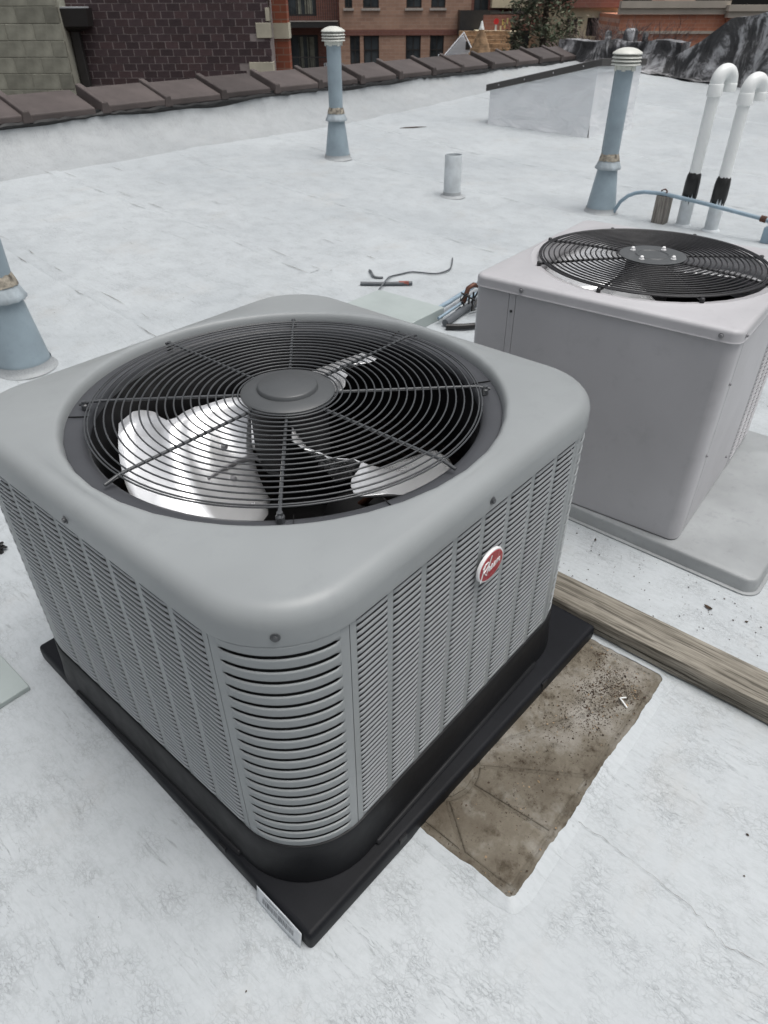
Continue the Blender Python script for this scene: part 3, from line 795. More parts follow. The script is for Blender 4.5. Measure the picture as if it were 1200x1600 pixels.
# shell: front panel, narrow post, side panel, corner seams
def shell(path, name, z0=B0, z1=.6145, mat='unit2_grey', parent=A2):
    m = MB(); m.loops([[(x, y, z0), (x, y, z1)] for x, y in path], closed=False)
    return m.build(name, mat, parent, smooth=50)
e = .005; bx2, by2 = SX-e, SY-e; rc = .028
arc = [(-bx2+rc-rc*cos(a), -by2+rc-rc*sin(a)) for a in [pi/2*i/8 for i in range(9)]]
g_ = .0012
shell([(-bx2, by2-.125), (-bx2, -by2+rc)]+arc+[(-bx2+.060, -by2), (-bx2+.060, -by2+.008)], 'front_panel')
shell([(-bx2+.006, by2-.104-g_), (-bx2, by2-.104-g_), (-bx2, by2-.125+g_), (-bx2+.006, by2-.125+g_)], 'trim_strip')
arcb = [(-bx2+.02-.02*sin(a), by2-.02+.02*cos(a)) for a in [pi/2*i/6 for i in range(7)]]
shell([(bx2-.02, by2)]+arcb+[(-bx2, by2-.104), (-bx2+.006, by2-.104)], 'corner_panel')
sp_ = shell([(-bx2+.0632, -by2+.008), (-bx2+.0632, -by2), (-bx2+.47, -by2)], 'side_strip')
shell([(-bx2+.47, -by2+.001), (bx2, -by2+.001)], 'side_backing', mat='inside_black')
rest = MB(); one = louver_mesh(.062, .0125, .004)
side = MB()
for ci in range(3):
    c0 = -bx2+.47+.040+ci*.0795
    side.box(c0-.040, c0-.031, -by2-.001, -by2+.001, B0, .614); side.box(c0+.031, c0+.0395, -by2-.001, -by2+.001, B0, .614)
    for r_ in range(43): rest.add([(x+c0, y-by2-.0005, zz+.60-r_*.0125) for x, y, zz in one.v], one.f)
side.box(-bx2+.47, bx2, -by2-.0008, -by2+.001, .601, .614); side.box(-bx2+.47, bx2, -by2-.0008, -by2+.001, B0, .062)
sp2 = side.build('side_panel', 'unit2_grey', A2)
o = rest.build('louver', 'unit2_grey', sp2, smooth=50); o['kind'] = 'stuff'
m = MB(); m.loops([[(x, y, z) for x, y in rsq(SX-.009, .02, 4, 2, Sy=SY-.009)] for z in (.05, .63)]); m.build('inner_shell', 'inside_black', A2)
m = MB(); m.box(-SX+.02, SX-.02, -SY+.02, SY-.02, .055, .06); m.build('drain_pan', 'inside_black', A2)
shell([(bx2, -by2), (bx2, by2), (-bx2+.02, by2)], 'back_panel')
m = MB()
m.loops([[(x, y, z) for x, y in rsq(SX-.02, .02, 4, 2, Sy=SY-.02)] for z in (.043, .05)]); m.build('base_pan', 'dark_trim', A2)
for x, y, nx, ny, z in ((-SX, .062+.14+.0, -1, 0, .628), (-SX, -SY+.045, -1, 0, .628), (-SX+.035, -SY, 0, -1, .628)):
    screw(x-(0.0 if nx else 0), y, z, nx, ny, .005, 'dull_steel', A2)
for z in (.50, .30, .12): screw(-bx2+.045 if z != .12 else -bx2+.40, -by2, z, 0, -1, .0035, 'dull_steel', A2)
screw(-bx2-.0, by2-.1145, .565, -1, 0, .003, 'wire_old', A2)
radii2 = [.095+.0143*i for i in range(15)]+[.3025, .3070]
for i, r in enumerate(radii2):
    MB().ring(r, .664-.008*(r/.318)**2, .0021, 80, 6, (gx, -.002)).build('grille_ring', 'wire_old', A2, smooth=80)
for k in range(8):
    a = -.845+k*pi/4; cc = Vector((gx, -.002, 0)); f_ = lambda r, z: cc+Vector((r*cos(a), r*sin(a), z))
    m = MB(); m.tube([f_(.06, .661), f_(.15, .659), f_(.25, .655), f_(.300, .651), f_(.322, .652)], .0034, 8); sp = m.build('grille_spoke', 'wire_old', A2, smooth=60)
    m = MB(); p = f_(.318, .645); m.lathe([(.006, 0), (.006, .011), (.004, .013), (0, .013)], 8, p); m.build('clip', 'wire_old', sp)
m = MB(); m.lathe([(0, .660), (.082, .662), (.089, .665), (.0895, .6675), (.086, .6685), (.078, .667), (.046, .667), (.044, .669), (.042, .669), (.040, .667), (0, .667)], 56, (gx, -.002, 0))
hb = m.build('hub_plate', 'hub_grey', A2, smooth=30)
for a in (-.15, 1.42, 2.99, 4.56):
    m = MB(); m.lathe([(.0075, 0), (.0075, .002), (.0055, .003), (.0055, .007), (.003, .010), (0, .0105)], 10, (gx+.061*cos(a), -.002+.061*sin(a), .6672)); m.build('acorn_nut', 'badge_white', hb)
m = MB(); m.lathe([(.065, .66), (.065, .50), (0, .50)], 32, (gx, 0, 0)); m.build('motor', 'inside_black', A2)
for k in range(3):
    a0 = radians(203)+k*2*pi/3
    def bl2(u, v):
        r = .07+.225*u; wd = radians(52+30*u); a = a0+(v-.5)*wd+.1*u
        return (gx+r*cos(a), r*sin(a), .590+(.5-v)*.07)
    m = MB(); m.grid(8, 8, bl2); bo = m.build('fan_blade', 'aluminium', A2, smooth=70); so = bo.modifiers.new('t', 'SOLIDIFY'); so.thickness = .0015
# slab it stands on
SL = thing('condenser_pad', 'flat grey painted pad with rounded rim under the older air conditioner', 'pad', (0, 0, 0))
m = MB(); cx_, cy_ = 1.262, -.188; px_, py_ = .402, .545
L = [[(cx_+x, cy_+y, z) for x, y in rsq(px_-o, .035-min(o, .02), 6, 8, Sy=py_-o)] for o, z in ((-.009, .0005), (-.009, .0045), (-.007, .006), (-.001, .0065), (.000, .010), (.004, .036), (.006, .0405), (.010, .0430))]
m.loops(L, cap1=True); m.build('slab', 'pad_grey', SL, smooth=50)

# ------------------------------------------------------------------ timber, paver, litter
TB = thing('timber_beam', 'long weathered wooden timber lying between the two air conditioners', 'timber', (0, 0, 0))
m = MB(); nY = 60; y0, y1 = -1.5, .42; rr = random.Random(6)
def tsec(y):
    w_ = lambda a: .0012*sin(y*23+a)+.0008*sin(y*61+a*2)
    xf, xb = .4775, .578
    return [(xf+.004+w_(0), y, .0015), (xf+w_(1), y, .006), (xf+.001+w_(2), y, .0185), (xf+.009, y, .0205), (xf-.0005+w_(3), y, .0228), (xf+.0+w_(3), y, .044), (xf+.003, y, .0495),
            (xf+.010, y, .0515+w_(5)*.4), (xf+.05, y, .0525+w_(6)*.4), (xb-.006, y, .0515), (xb-.001, y, .047), (xb, y, .03), (xb, y, .0015)]
m.loops([tsec(y0+(y1-y0)*i/nY) for i in range(nY+1)], cap0=True, cap1=True)
m.build('beam', 'wood', TB, smooth=40)

PV = thing('concrete_paver', 'mossy brown moulded concrete slab showing from under the black pad', 'paver', (0, 0, 0))
vx0, vx1, vy0, vy1 = -.182, .456, -.668, -.03
vcx, vcy, vhx, vhy = (vx0+vx1)/2, (vy0+vy1)/2, (vx1-vx0)/2, (vy1-vy0)/2
m = MB(); m.loops([[(vcx+x, vcy+y, z) for x, y in rsq(vhx-o, .018, 8, 10, Sy=vhy-o)] for o, z in ((-.001, -.01), (0, .004), (.003, .0062))], cap1=True)
m.build('slab', 'paver', PV)
dc = (-.052, -.405); dr = .085
angs = [-170, -128, -86, -56, -30, -2, 40, 90, 150]
def edge_pt(a):
    c, s = cos(a), sin(a); t = 9
    i = .016
    if c > 1e-6: t = min(t, (vx1-i-dc[0])/c)
    if c < -1e-6: t = min(t, (vx0+i-dc[0])/c)
    if s > 1e-6: t = min(t, (vy1-i-dc[1])/s)
    if s < -1e-6: t = min(t, (vy0+i-dc[1])/s)
    return t
rr = random.Random(12)
def stone(poly, dz):
    c = Vector((sum(p[0] for p in poly)/len(poly), sum(p[1] for p in poly)/len(poly)))
    def ins(d, z): return [(p[0]+(c.x-p[0])*d/max(.03, (Vector(p)-c).length), p[1]+(c.y-p[1])*d/max(.03, (Vector(p)-c).length), z) for p in poly]
    m = MB(); m.loops([ins(.002, .0045), ins(.0028, .0075+dz), ins(.006, .0092+dz), ins(.012, .0097+dz)], cap1=True)
    m.build('stone', 'paver', PV, smooth=50)
stone([(dc[0]+(dr-.003)*cos(radians(a)), dc[1]+(dr-.003)*sin(radians(a))) for a in range(0, 360, 24)], .001)
for i in range(len(angs)):
    a, b = radians(angs[i]), radians(angs[(i+1) % len(angs)]+(360 if i == len(angs)-1 else 0))
    ga = .003
    inner = [(dc[0]+dr*cos(t), dc[1]+dr*sin(t)) for t in [b-.02-(b-a-.04)*j/4 for j in range(5)]]
    outer = []
    for j in range(13):
        t = a+(b-a)*j/12; wob = .012*sin(t*9)
        if j == 0: t += .010
        if j == 12: t -= .010
        d = edge_pt(t); outer.append((dc[0]+d*cos(t), dc[1]+d*sin(t)))
    stone(outer+inner, rr.uniform(-.001, .0012))
m = MB()
m.loops([[(vcx+x*(1+.004*sin(x*60)*0), vcy+y, z+.0006*sin(x*70+y*50)) for x, y in rsq(vhx-o, .018-min(o, .010), 8, 24, Sy=vhy-o)] for o, z in ((-.003, .001), (-.001, .0062), (.003, .0082), (.009, .0084), (.013, .0062))])
m.build('rim', 'paver', PV)
m = MB(); rr = random.Random(17); ol = rsq(vhx, .018, 8, 90, Sy=vhy); cc_ = []; e_ = 0; k2_ = 0
LL = [[], [], []]
for x, y in ol:
    e_ = e_*.8+rr.gauss(0, .0005); k2_ = k2_*.95+rr.gauss(0, .0006)
    d_ = .002+e_+k2_; nx_ = -1 if x < -vhx+.02 else (1 if x > vhx-.02 else 0); ny_ = -1 if y < -vhy+.02 else (1 if y > vhy-.02 else 0)
    L_ = max(1, sqrt(nx_*nx_+ny_*ny_))
    for lst, o_, z_ in ((LL[0], -.022, .0005), (LL[1], -.006, .0070), (LL[2], max(-.004, min(.012, d_)), .0093)):
        lst.append((vcx+x-nx_/L_*o_, vcy+y-ny_/L_*o_, z_))
m.loops(LL); m.build('paint_edge', 'roof', PV, smooth=60)

def bits(n, fn, s0, s1, seed, flat=.35):
    rr = random.Random(seed); m = MB()
    for _ in range(n):
        x, y, z = fn(rr); s_ = rr.uniform(s0, s1)*(1.8 if rr.random() < .07 else 1); a = rr.uniform(0, 6.28); e = rr.uniform(.4, 1)
        tl = rr.uniform(-.5, .5)
        def X(p): 
            px, py = p[0]*s_, p[1]*s_*e
            return (x+px*cos(a)-py*sin(a), y+px*sin(a)+py*cos(a), z+(p[2]*flat+abs(p[0])*tl*.3+.3)*s_)
        m.add([(-1, 0, 0), (0, -1, 0), (1, 0, 0), (0, 1, 0), (.1, .1, .8)], [(0, 1, 4), (1, 2, 4), (2, 3, 4), (3, 0, 4)], X)
    return m
LC = [(.34, -.60, .035), (.30, -.56, .03), (.25, -.60, .03), (.37, -.57, .03), (.20, -.55, .03), (.36, -.63, .02), (.41, -.53, .02), (-.02, -.58, .03), (.05, -.56, .04)]
def onslab(rr):
    if rr.random() < .78:
        c_ = LC[min(len(LC)-1, int(rr.random()**1.5*len(LC)))]; x = c_[0]+rr.gauss(0, c_[2]); y = c_[1]+rr.gauss(0, c_[2]*.7)
    else: x = rr.uniform(vx0, vx1-.01); y = rr.uniform(vy0, -.46)
    x = min(max(x, vx0+.01), vx1-.012); y = min(max(y, vy0+.01), -.46)
    return x, y, .0095
tag(bits(2600, onslab, .0005, .0019, 1).build('leaf_litter', 'leaf_dead', smooth=0), 'dark crumbled leaf litter scattered on the brown slab', 'leaf litter', kind='stuff')
tag(bits(150, onslab, .0008, .0026, 9).build('chips', 'leaf_tan', smooth=0), 'pale tan chips and crumbs scattered among the dark litter on the slab', 'chips', kind='stuff')
def onroof(rr):
    while True:
        if rr.random() < .45: x = rr.uniform(.58, .86); y = rr.uniform(-1.0, -.1)
        else: x = rr.uniform(-1.5, 4); y = rr.uniform(-1.3, 3.5)
        if (abs(x) < .5 and abs(y) < .5) or (.46 < x < .59) or (vx0-.02 < x < vx1+.02 and vy0-.02 < y < 0) or (.84 < x < 1.68 and -.75 < y < .37): continue
        return x, y, H(x, y)+.001
tag(bits(420, onroof, .0008, .003, 3).build('roof_grit', 'leaf_dead', smooth=0), 'scattered dark grit and leaf specks on the silver roof', 'grit', kind='stuff')

def bent(name, label, cat, pts, r, mat, seg=6):
    m = MB(); n = len(pts); P = []
    for i in range(n-1):
        p0, p1, p2, p3 = [Vector(pts[max(min(k, n-1), 0)]) for k in (i-1, i, i+1, i+2)]
        for s_ in range(5):
            t = s_/5; P.append(.5*((2*p1)+(p2-p0)*t+(2*p0-5*p1+4*p2-p3)*t*t+(3*p1-p0-3*p2+p3)*t**3))
    P.append(Vector(pts[-1])); m.tube(P, r, seg); o = m.build(name, mat, smooth=60)
    return tag(o, label, cat)
bent('plastic_clip', 'tiny white bent plastic clip on the brown slab', 'clip', [(.318, -.640, .012), (.325, -.625, .016), (.331, -.618, .013), (.342, -.627, .012)], .0018, 'pvc')
def sliver(name, label, cat, c, l, w_, a, mat, z=.004):
    m = MB(); ca, sa = cos(a), sin(a)
    X = lambda p: (c[0]+p[0]*ca-p[1]*sa, c[1]+p[0]*sa+p[1]*ca, H(*c)+z+p[2])
    m.loops([[(t*l, -w_*k, 0), (t*l, 0, w_*.5*k+.002), (t*l, w_*k, 0)] for t, k in ((-.5, .2), (-.25, .9), (.1, 1), (.5, .15))], closed=False)
    m.v = [X(p) for p in m.v]; tag(m.build(name, mat), label, cat)
sliver('dry_twig', 'dark dry twig lying alone on the far roof left of the hatch', 'twig', (5.36, 3.99), .28, .012, -.55, 'bark')
sliver('dead_leaf', 'small dark leaf shred between the timber and the grey pad', 'leaf', (.812, -.318), .012, .003, .4, 'leaf_dead')
sliver('dead_leaf', 'dark curled leaf beside the near corner of the grey pad', 'leaf', (.748, -.66), .022, .005, 1.4, 'leaf_dead')
# black scrap at left edge
m = MB(); rr = random.Random(5)
for i in range(10):
    a = rr.uniform(0, 6); pts = [(-.31+rr.uniform(-.03, .02), .93+rr.uniform(-.03, .025), rr.uniform(.004, .03)) for _ in range(4)]
    m.tube(pts, rr.uniform(.003, .006), 5)
tag(m.build('tape_scrap', 'tar', smooth=60), 'crumpled black tape scrap on the roof left of the near unit', 'scrap')
# pale green cover lying at the left
GC = thing('metal_cover', 'pale green metal cover with white label lying at the left edge of the photo', 'cover', (-.565, .475, .002), -.01)
m = MB(); m.box(-.17, .075, -.08, .10, 0, .013); m.build('cover', 'pale_green', GC, bevel=.002)
m = MB(); m.box(-.16, .022, -.008, .094, .0132, .0137); m.build('label', 'paper', GC)
m = MB(); m.box(-.05, -.01, -.0812, -.0795, .004, .007); m.build('slot', 'inside_black', GC)

# ------------------------------------------------------------------ roof pipes
def flue(label, x, y, seed, lean=(0, 0), top=.98):
    z0 = H(x, y); T = thing('flue_vent', label, 'vent pipe', (x, y, z0), 0, 'blue-grey flue vents standing on the roof')
    T.rotation_euler = (lean[0], lean[1], seed)
    k = top-.98
    MB().lathe([(.124, -.004), (.114, .004), (.107, .012), (.104, .03)], 40).build('base_flange', 'flash_shaded', T, smooth=60)
    MB().lathe([(.105, .0), (.102, .02), (.064, .292), (.064, .30)], 40).build('flashing_cone', 'vent_blue', T, smooth=40)
    m = MB(); n = 48; rings = []
    for r, z, wv in ((.060, .338, 0), (.066, .330, 0), (.081, .295, .002), (.086, .284, .003), (.084, .276, .003), (.070, .280, 0)):
        rings.append([((r+wv*sin(14*2*pi*i/n))*cos(2*pi*i/n), (r+wv*sin(14*2*pi*i/n))*sin(2*pi*i/n), z) for i in range(n)])
    m.loops(rings); col_ = m.build('storm_collar', 'collar_grey', T, smooth=60)
    m = MB(); n = 40; rr = random.Random(seed*10+3); rings = []
    for r, z in ((.058, .325), (.070, .328), (.066, .345), (.060, .362), (.056, .37)):
        rings.append([((r+rr.uniform(-.002, .002))*cos(2*pi*i/n), (r)*sin(2*pi*i/n), z+rr.uniform(-.004, .004)) for i in range(n)])
    m.loops(rings); m.build('sealant', 'sealant', T, smooth=60)
    MB().lathe([(.056, .28), (.056, .90+k)], 40).build('pipe', 'vent_blue', T)
    m = MB(); m.box(.0545, .0605, -.003, .003, .30, .89+k); m.build('pipe_seam', 'vent_blue', T, bevel=.001)
    m = MB(); m.lathe([(.060, .862+k), (.0615, .865+k), (.0615, .895+k), (.058, .90+k)], 32); nb_ = m.build('neck_band', 'vent_cap', T)
    for i in range(6):
        a = i*pi/3+.4; m = MB(); m.box(.060, .068, -.012, .012, .855+k, .905+k, lambda p: (p[0]*cos(a)-p[1]*sin(a), p[0]*sin(a)+p[1]*cos(a), p[2])); m.build('bracket', 'vent_cap', T, bevel=.002)
    for i in range(3):
        z = .893+k+i*.0185
        MB().lathe([(.070, z+.010), (.086, z+.004), (.092, z-.004), (.091, z-.006), (.084, z-.001), (.070, z+.004)], 40).build('cap_louver', 'vent_cap', T, smooth=30)
    MB().lathe([(.075, .948+k), (.0915, .944+k), (.092, .950+k), (.086, .957+k), (.06, .971+k), (.03, .979+k), (0, .981+k)], 40).build('cap_dome', 'vent_cap', T, smooth=40)
    MB().lathe([(.064, .89+k), (.064, .95+k)], 24).build('cap_core', 'frame_dark', T)
    return T
flue('tall blue-grey flue vent standing in front of the brown coping, left of centre', 3.881, 3.612, 1, top=.905)
flue('tall blue-grey flue vent with cream cap in front of the silver roof hatch', 4.224, 1.371, 2, top=.968)
flue('blue-grey flue vent cut by the left edge of the photo, cone smeared with white paint', .289, 1.934, 3, top=1.0)

T = thing('vent_stub', 'short open silver pipe stub in the middle of the roof', 'pipe', (3.728, 2.316, H(3.728, 2.316)), 0)
MB().lathe([(.10, -.003), (.085, .006), (.066, .010), (.063, .03)], 36).build('base_flange', 'flash_shaded', T, smooth=60)
MB().lathe([(.0625, .0), (.0625, .272), (.061, .275), (.058, .272), (.058, .05), (0, .05)], 36).build('pipe', 'galv', T, smooth=40)

def cane(label, x, y, top, seed):
    z0 = H(x, y); T = thing('plastic_vent_pipe', label, 'vent pipe', (x, y, z0), 0, 'white plastic gooseneck vents')
    MB().lathe([(.058, -.003), (.052, .008), (.045, .012), (.0435, .02), (.0435, .235), (.041, .24)], 32).build('metal_sleeve', 'galv', T, smooth=40)
    n = 28; rr = random.Random(seed); rings = []
    lo = [(.14+.05*abs(sin(i*1.7+seed))+rr.uniform(-.02, .02)) for i in range(n)]
    for r, f_ in ((.0446, 0), (.0475, .15), (.0465, .7), (.042, .95), (.038, 1.0), (.0365, 1.05)):
        rings.append([((r+rr.uniform(-.0012, .0012))*cos(2*pi*i/n), (r+rr.uniform(-.0012, .0012))*sin(2*pi*i/n), lo[i]+(.315-lo[i])*f_+rr.uniform(-.005, .008)*(f_ > .9)) for i in range(n)])
    m = MB(); m.loops(rings); m.build('tar_seal', 'tar', T, smooth=70)
    MB().lathe([(.0360, .25), (.0360, top-.135)], 28).build('pipe', 'pvc', T)
    dx, dy = cos(YAW-1.12), sin(YAW-1.12); R = .056; zc = top-.0405-R
    pts = [(0, 0, zc-.05), (0, 0, zc)]+[(R*(1-cos(a))*dx, R*(1-cos(a))*dy, zc+R*sin(a)) for a in [pi*i/14 for i in range(1, 15)]]+[(2*R*dx, 2*R*dy, zc-.03)]
    m = MB(); m.tube(pts, .0405, 24, caps=False); bend = m.build('bend', 'pvc', T, smooth=60)
    for px, py in ((0, 0), (2*R*dx, 2*R*dy)):
        dz = -.02 if px == 0 else .0
        MB().lathe([(.036, zc-.055+dz), (.0435, zc-.052+dz), (.0435, zc-.012), (.042, zc-.008), (.040, zc-.006)], 28, (px, py, 0)).build('coupling', 'pvc', bend, smooth=30)
    return T
cane('white plastic gooseneck vent beside the tall flue, left one of the pair', 4.283, .799, .918, 1)
cane('white plastic gooseneck vent whose bend is cut by the right edge of the photo', 4.284, .611, .885, 4)

# conduit with its wooden block and drop box
m = MB(); P = [(4.22, 1.277, .012), (4.22, 1.262, .05), (4.22, 1.235, .105), (4.22, 1.19, .148), (4.22, 1.14, .173), (4.22, 1.08, .188), (4.22, .95, .195), (4.22, .675, .174), (4.22, .31, .138)]
m.tube(P, .0125, 12)
CT = tag(m.build('conduit', 'conduit', smooth=60), 'thin blue-grey conduit rising from the roof and running over a wooden block', 'conduit')
m = MB(); m.tube([(4.22, .315, .1385), (4.22, .28, .135)], .019, 10); m.build('coupling', 'rust', CT, smooth=60)
m = MB(); m.tube([(4.22, .29, .135), (4.222, .262, .13), (4.225, .247, .11), (4.228, .243, .08)], .013, 10); m.build('elbow', 'conduit', CT, smooth=60)
JB = MB(); JB.box(4.20, 4.26, .185, .275, H(4.23, .23), .095); JB = tag(JB.build('junction_box', 'conduit', bevel=.004), 'small blue-grey junction box below the conduit end at the right edge', 'junction box')
WB = thing('wood_block', 'weathered grey wood block carrying the conduit', 'wood block', (4.245, .945, H(4.245, .945)))
m = MB(); m.box(-.038, .038, -.045, .045, -.004, .172); m.build('block', 'wood_post', WB, bevel=.004)
m = MB(); m.tube([(-.03, -.02, .172), (-.03, -.018, .205), (-.02, .0, .213), (-.02, .022, .203), (-.02, .024, .172)], .005, 6); m.build('strap', 'rust', WB, smooth=60)

# roof hatch
HT = thing('roof_hatch', 'silver membrane-wrapped roof hatch with sloping dark metal cap', 'roof hatch', (0, 0, 0))
n_, l_, r_ = Vector((6.359, 2.595, 0)), Vector((6.12, 3.612, 0)), Vector((7.047, 2.47, 0)); k_ = l_+(r_-n_)
base = [l_, n_, r_, k_]; zb = [H(p.x, p.y)-.01 for p in base]; ztop = [.50, .748, .720, .49]
m = MB()
def side_(i, j, nx=24, nz=8):
    a, b = base[i], base[j]; rr = random.Random(i)
    nn = Vector((b.y-a.y, a.x-b.x, 0)).normalized()
    def fn(u, v):
        p = a+(b-a)*u; z = (zb[i]*(1-u)+zb[j]*u)*(1-v)+(ztop[i]*(1-u)+ztop[j]*u)*v
        o_ = (.006*sin(u*14+v*6)+.008*sin(u*23-v*9))*min(1, u*6, (1-u)*6)*min(1, 4*(1-v))+.035*max(0, .18-v)**1*2
        return tuple(p+nn*o_+Vector((0, 0, z)))
    m.grid(nx, nz, fn)
for i in range(4): side_(i, (i+1) % 4)
m.build('curb', 'silver_wrap', HT, smooth=50)
def off(p, d):
    c = (l_+n_+r_+k_)/4; v = p-c; return p+v.normalized()*d
lo = [off(p, .045)+Vector((0, 0, z-.012)) for p, z in zip(base, ztop)]
hi = [off(p, .045)+Vector((0, 0, z+.045)) for p, z in zip(base, ztop)]
m = MB(); m.loops([[tuple(p) for p in lo], [tuple(p) for p in hi]], cap1=True, cap0=True)
m.build('cap', 'dark_trim', HT, smooth=0, bevel=.006)
for t in (.12, .35, .6, .85):
    p = lo[0]*(1-t)+lo[1]*t+Vector((-.004, -.002, .028)); m = MB(); m.lathe([(.008, 0), (.004, .006), (0, .006)], 8, xf=lambda q_: Matrix.Rotation(-pi/2, 3, 'Y') @ Vector(q_)); m.build('screw', 'dull_steel', HT, loc=p)

# scraps of cable, box and line set
PW = bent('pipe_offcut', 'short black pipe offcut with reddish tape lying on the roof', 'pipe offcut', [(1.931, 1.595, .040), (2.02, 1.50, .036), (2.126, 1.403, .034)], .0105, 'cable', 8)
m = MB(); m.tube([(2.075, 1.452, .036), (2.112, 1.416, .035)], .0115, 8); m.build('tape', 'red_tape', PW)
bent('cable_offcut', 'long thin grey cable curving over the pipe offcut to the right', 'cable', [(1.938, 1.475, .03), (2.03, 1.5, .055), (2.124, 1.552, .038), (2.20, 1.54, .035), (2.273, 1.516, .034), (2.339, 1.412, .03), (2.43, 1.392, .031), (2.50, 1.42, .034), (2.62, 1.50, .032)], .0042, 'cable')
bent('hose_stub', 'short curled grey hose end sticking up left of the cable', 'hose', [(2.122, 1.70, .042), (2.09, 1.66, .05), (2.06, 1.61, .04), (2.09, 1.575, .035)], .0062, 'cable', 7)
GB = thing('metal_cover', 'pale green metal cover lying on the roof between the two units', 'cover', (1.67, 1.24, .008), .03)
m = MB(); m.box(-.16, .21, -.23, .17, .0, .055); m.build('cover', 'pale_green', GB, bevel=.003)
LS = thing('line_set', 'black insulated refrigerant lines running along the roof behind the older unit', 'pipes', (0, 0, 0))
def lsp(pts, r, mat, nm):
    m = MB(); m.tube(pts, r, 8); return m.build(nm, mat, LS, smooth=60)
lsp([(1.80, .945, .028), (1.95, .97, .030), (2.05, .98, .035), (2.2, .99, .04), (2.6, .95, .03)], .017, 'cable', 'insulated_line')
lsp([(1.85, 1.045, .05), (2.0, 1.06, .052), (2.3, 1.10, .055), (2.7, 1.1, .05)], .011, 'conduit', 'blue_conduit')
lsp([(1.80, .985, .04), (2.0, 1.01, .045), (2.3, 1.05, .045)], .007, 'conduit', 'thin_conduit')
lsp([(1.78, .925, .022), (1.83, .86, .024), (1.92, .80, .022), (2.05, .78, .02)], .014, 'tar', 'insulated_line')
rr = random.Random(9)
for i in range(5):
    c = (1.98+rr.uniform(-.03, .1), .98+rr.uniform(-.04, .04)); lsp([(c[0]+rr.uniform(-.05, .05), c[1]+rr.uniform(-.05, .05), rr.uniform(.02, .12)) for _ in range(4)], .005, 'tar', 'tie_wire')
lsp([(2.02, 1.0, .05), (2.04, .99, .12), (2.07, .98, .13), (2.1, .97, .12)], .012, 'copper', 'copper_elbow')

# ------------------------------------------------------------------ neighbouring buildings
# city frame: right along RH, away along FH, height z; origin below the camera
FH = Vector((cos(YAW), sin(YAW), 0)); RH = Vector((sin(YAW), -cos(YAW), 0))
CITY = Matrix(((RH.x, FH.x, 0, CAMP.x), (RH.y, FH.y, 0, CAMP.y), (0, 0, 1, 0), (0, 0, 0, 1)))
def city(name, label, cat, l, d, rz=0.0, group=None):
    o = thing(name, label, cat, group=group); o.matrix_world = CITY @ Matrix.Translation((l, d, 0)) @ Matrix.Rotation(rz, 4, 'Z'); return o

# concrete block wall
BW = city('block_building', 'building wall of mossy grey concrete blocks beyond the coping at far left', 'building', -4.565, 12.0)
m = MB(); m.box(-4, -.008, .0085, .6, -9, 5); m.build('wall', 'mortar_pale', BW)
bm_ = MB(); bm_.box(0, .392, 0, .05, 0, .192); bmm = bm_.mesh('concrete_block', 'cmu', 0); rest = MB()
bh = MB(); bh.box(0, .192, 0, .05, 0, .192); bhm = bh.mesh('concrete_block', 'cmu', 0)
for j in range(-6, 12):
    z = -.03+.2*j; i = 0; x = 0.0
    if j % 2:
        (inst(bhm, 'concrete_block', BW, (-.2, 0, z), bevel=.004) if -2 <= j <= 7 else rest.box(-.2, -.008, 0, .05, z, z+.192)); x = -.2
    while x > -3.9:
        x -= .4
        if -2 <= j <= 7 and x > -1.9: inst(bmm, 'concrete_block', BW, (x, rr.uniform(0, .003), z), bevel=.004)
        else: rest.box(x, x+.392, 0, .05, z, z+.192)
o = rest.build('concrete_block', 'cmu', BW, smooth=0); o['kind'] = 'stuff'
# dark brick wall
DB = city('brick_building', 'dark purplish-brown brick building wall with pale quoins beyond the coping', 'building', -1.655, 12.4, .012)
m = MB(); m.box(-3.3, -.004, .0055, .45, -9, 5); m.build('wall', 'mortar', DB)
q1 = MB(); q1.box(0, .183, 0, .03, 0, .0825); qm = q1.mesh('brick', 'brick_dark', 0); q2 = MB(); q2.box(0, .183, 0, .03, 0, .0825); qm2 = q2.mesh('brick', 'brick_dark2', 0)
rest = MB(); PZ = .0915; rr = random.Random(21)
for j in range(-8, 40):
    z = .01+PZ*j; x = -.004-(.0 if j % 2 else .097)
    if j % 2 == 0: rest.box(-.093, -.004, 0, .03, z, z+.080)
    zz = z+.04
    quoin = (.77 < zz < .96) or (.20 < zz < .47) or (1.05 < zz < 1.2 and False)
    lim = -.21 if .77 < zz < .96 else (-.36 if .20 < zz < .47 else 0)
    while x > -3.2:
        x -= .195
        if x+.183 > lim+.002 and lim < 0: continue
        if 0 <= j <= 15: inst(qm if rr.random() < .65 else qm2, 'brick', DB, (x, rr.uniform(0, .004), z))
        else: rest.box(x, x+.183, 0, .03, z, z+.080)
o = rest.build('brick', 'brick_dark', DB, smooth=0); o['kind'] = 'stuff'
for (x0, z0, z1) in ((-.205, .775, .96), (-.355, .205, .475)):
    m = MB(); m.box(x0, .006, -.012, .2, z0, z1); m.build('quoin', 'limestone', DB, bevel=.004)
m = MB(); m.box(-.05, .006, -.012, .2, .98, 1.14); m.build('quoin', 'limestone', DB, bevel=.004)
m = MB(); m.box(-.02, .3, -.014, .25, 1.235, 1.40); m.build('quoin', 'limestone', DB, bevel=.004)
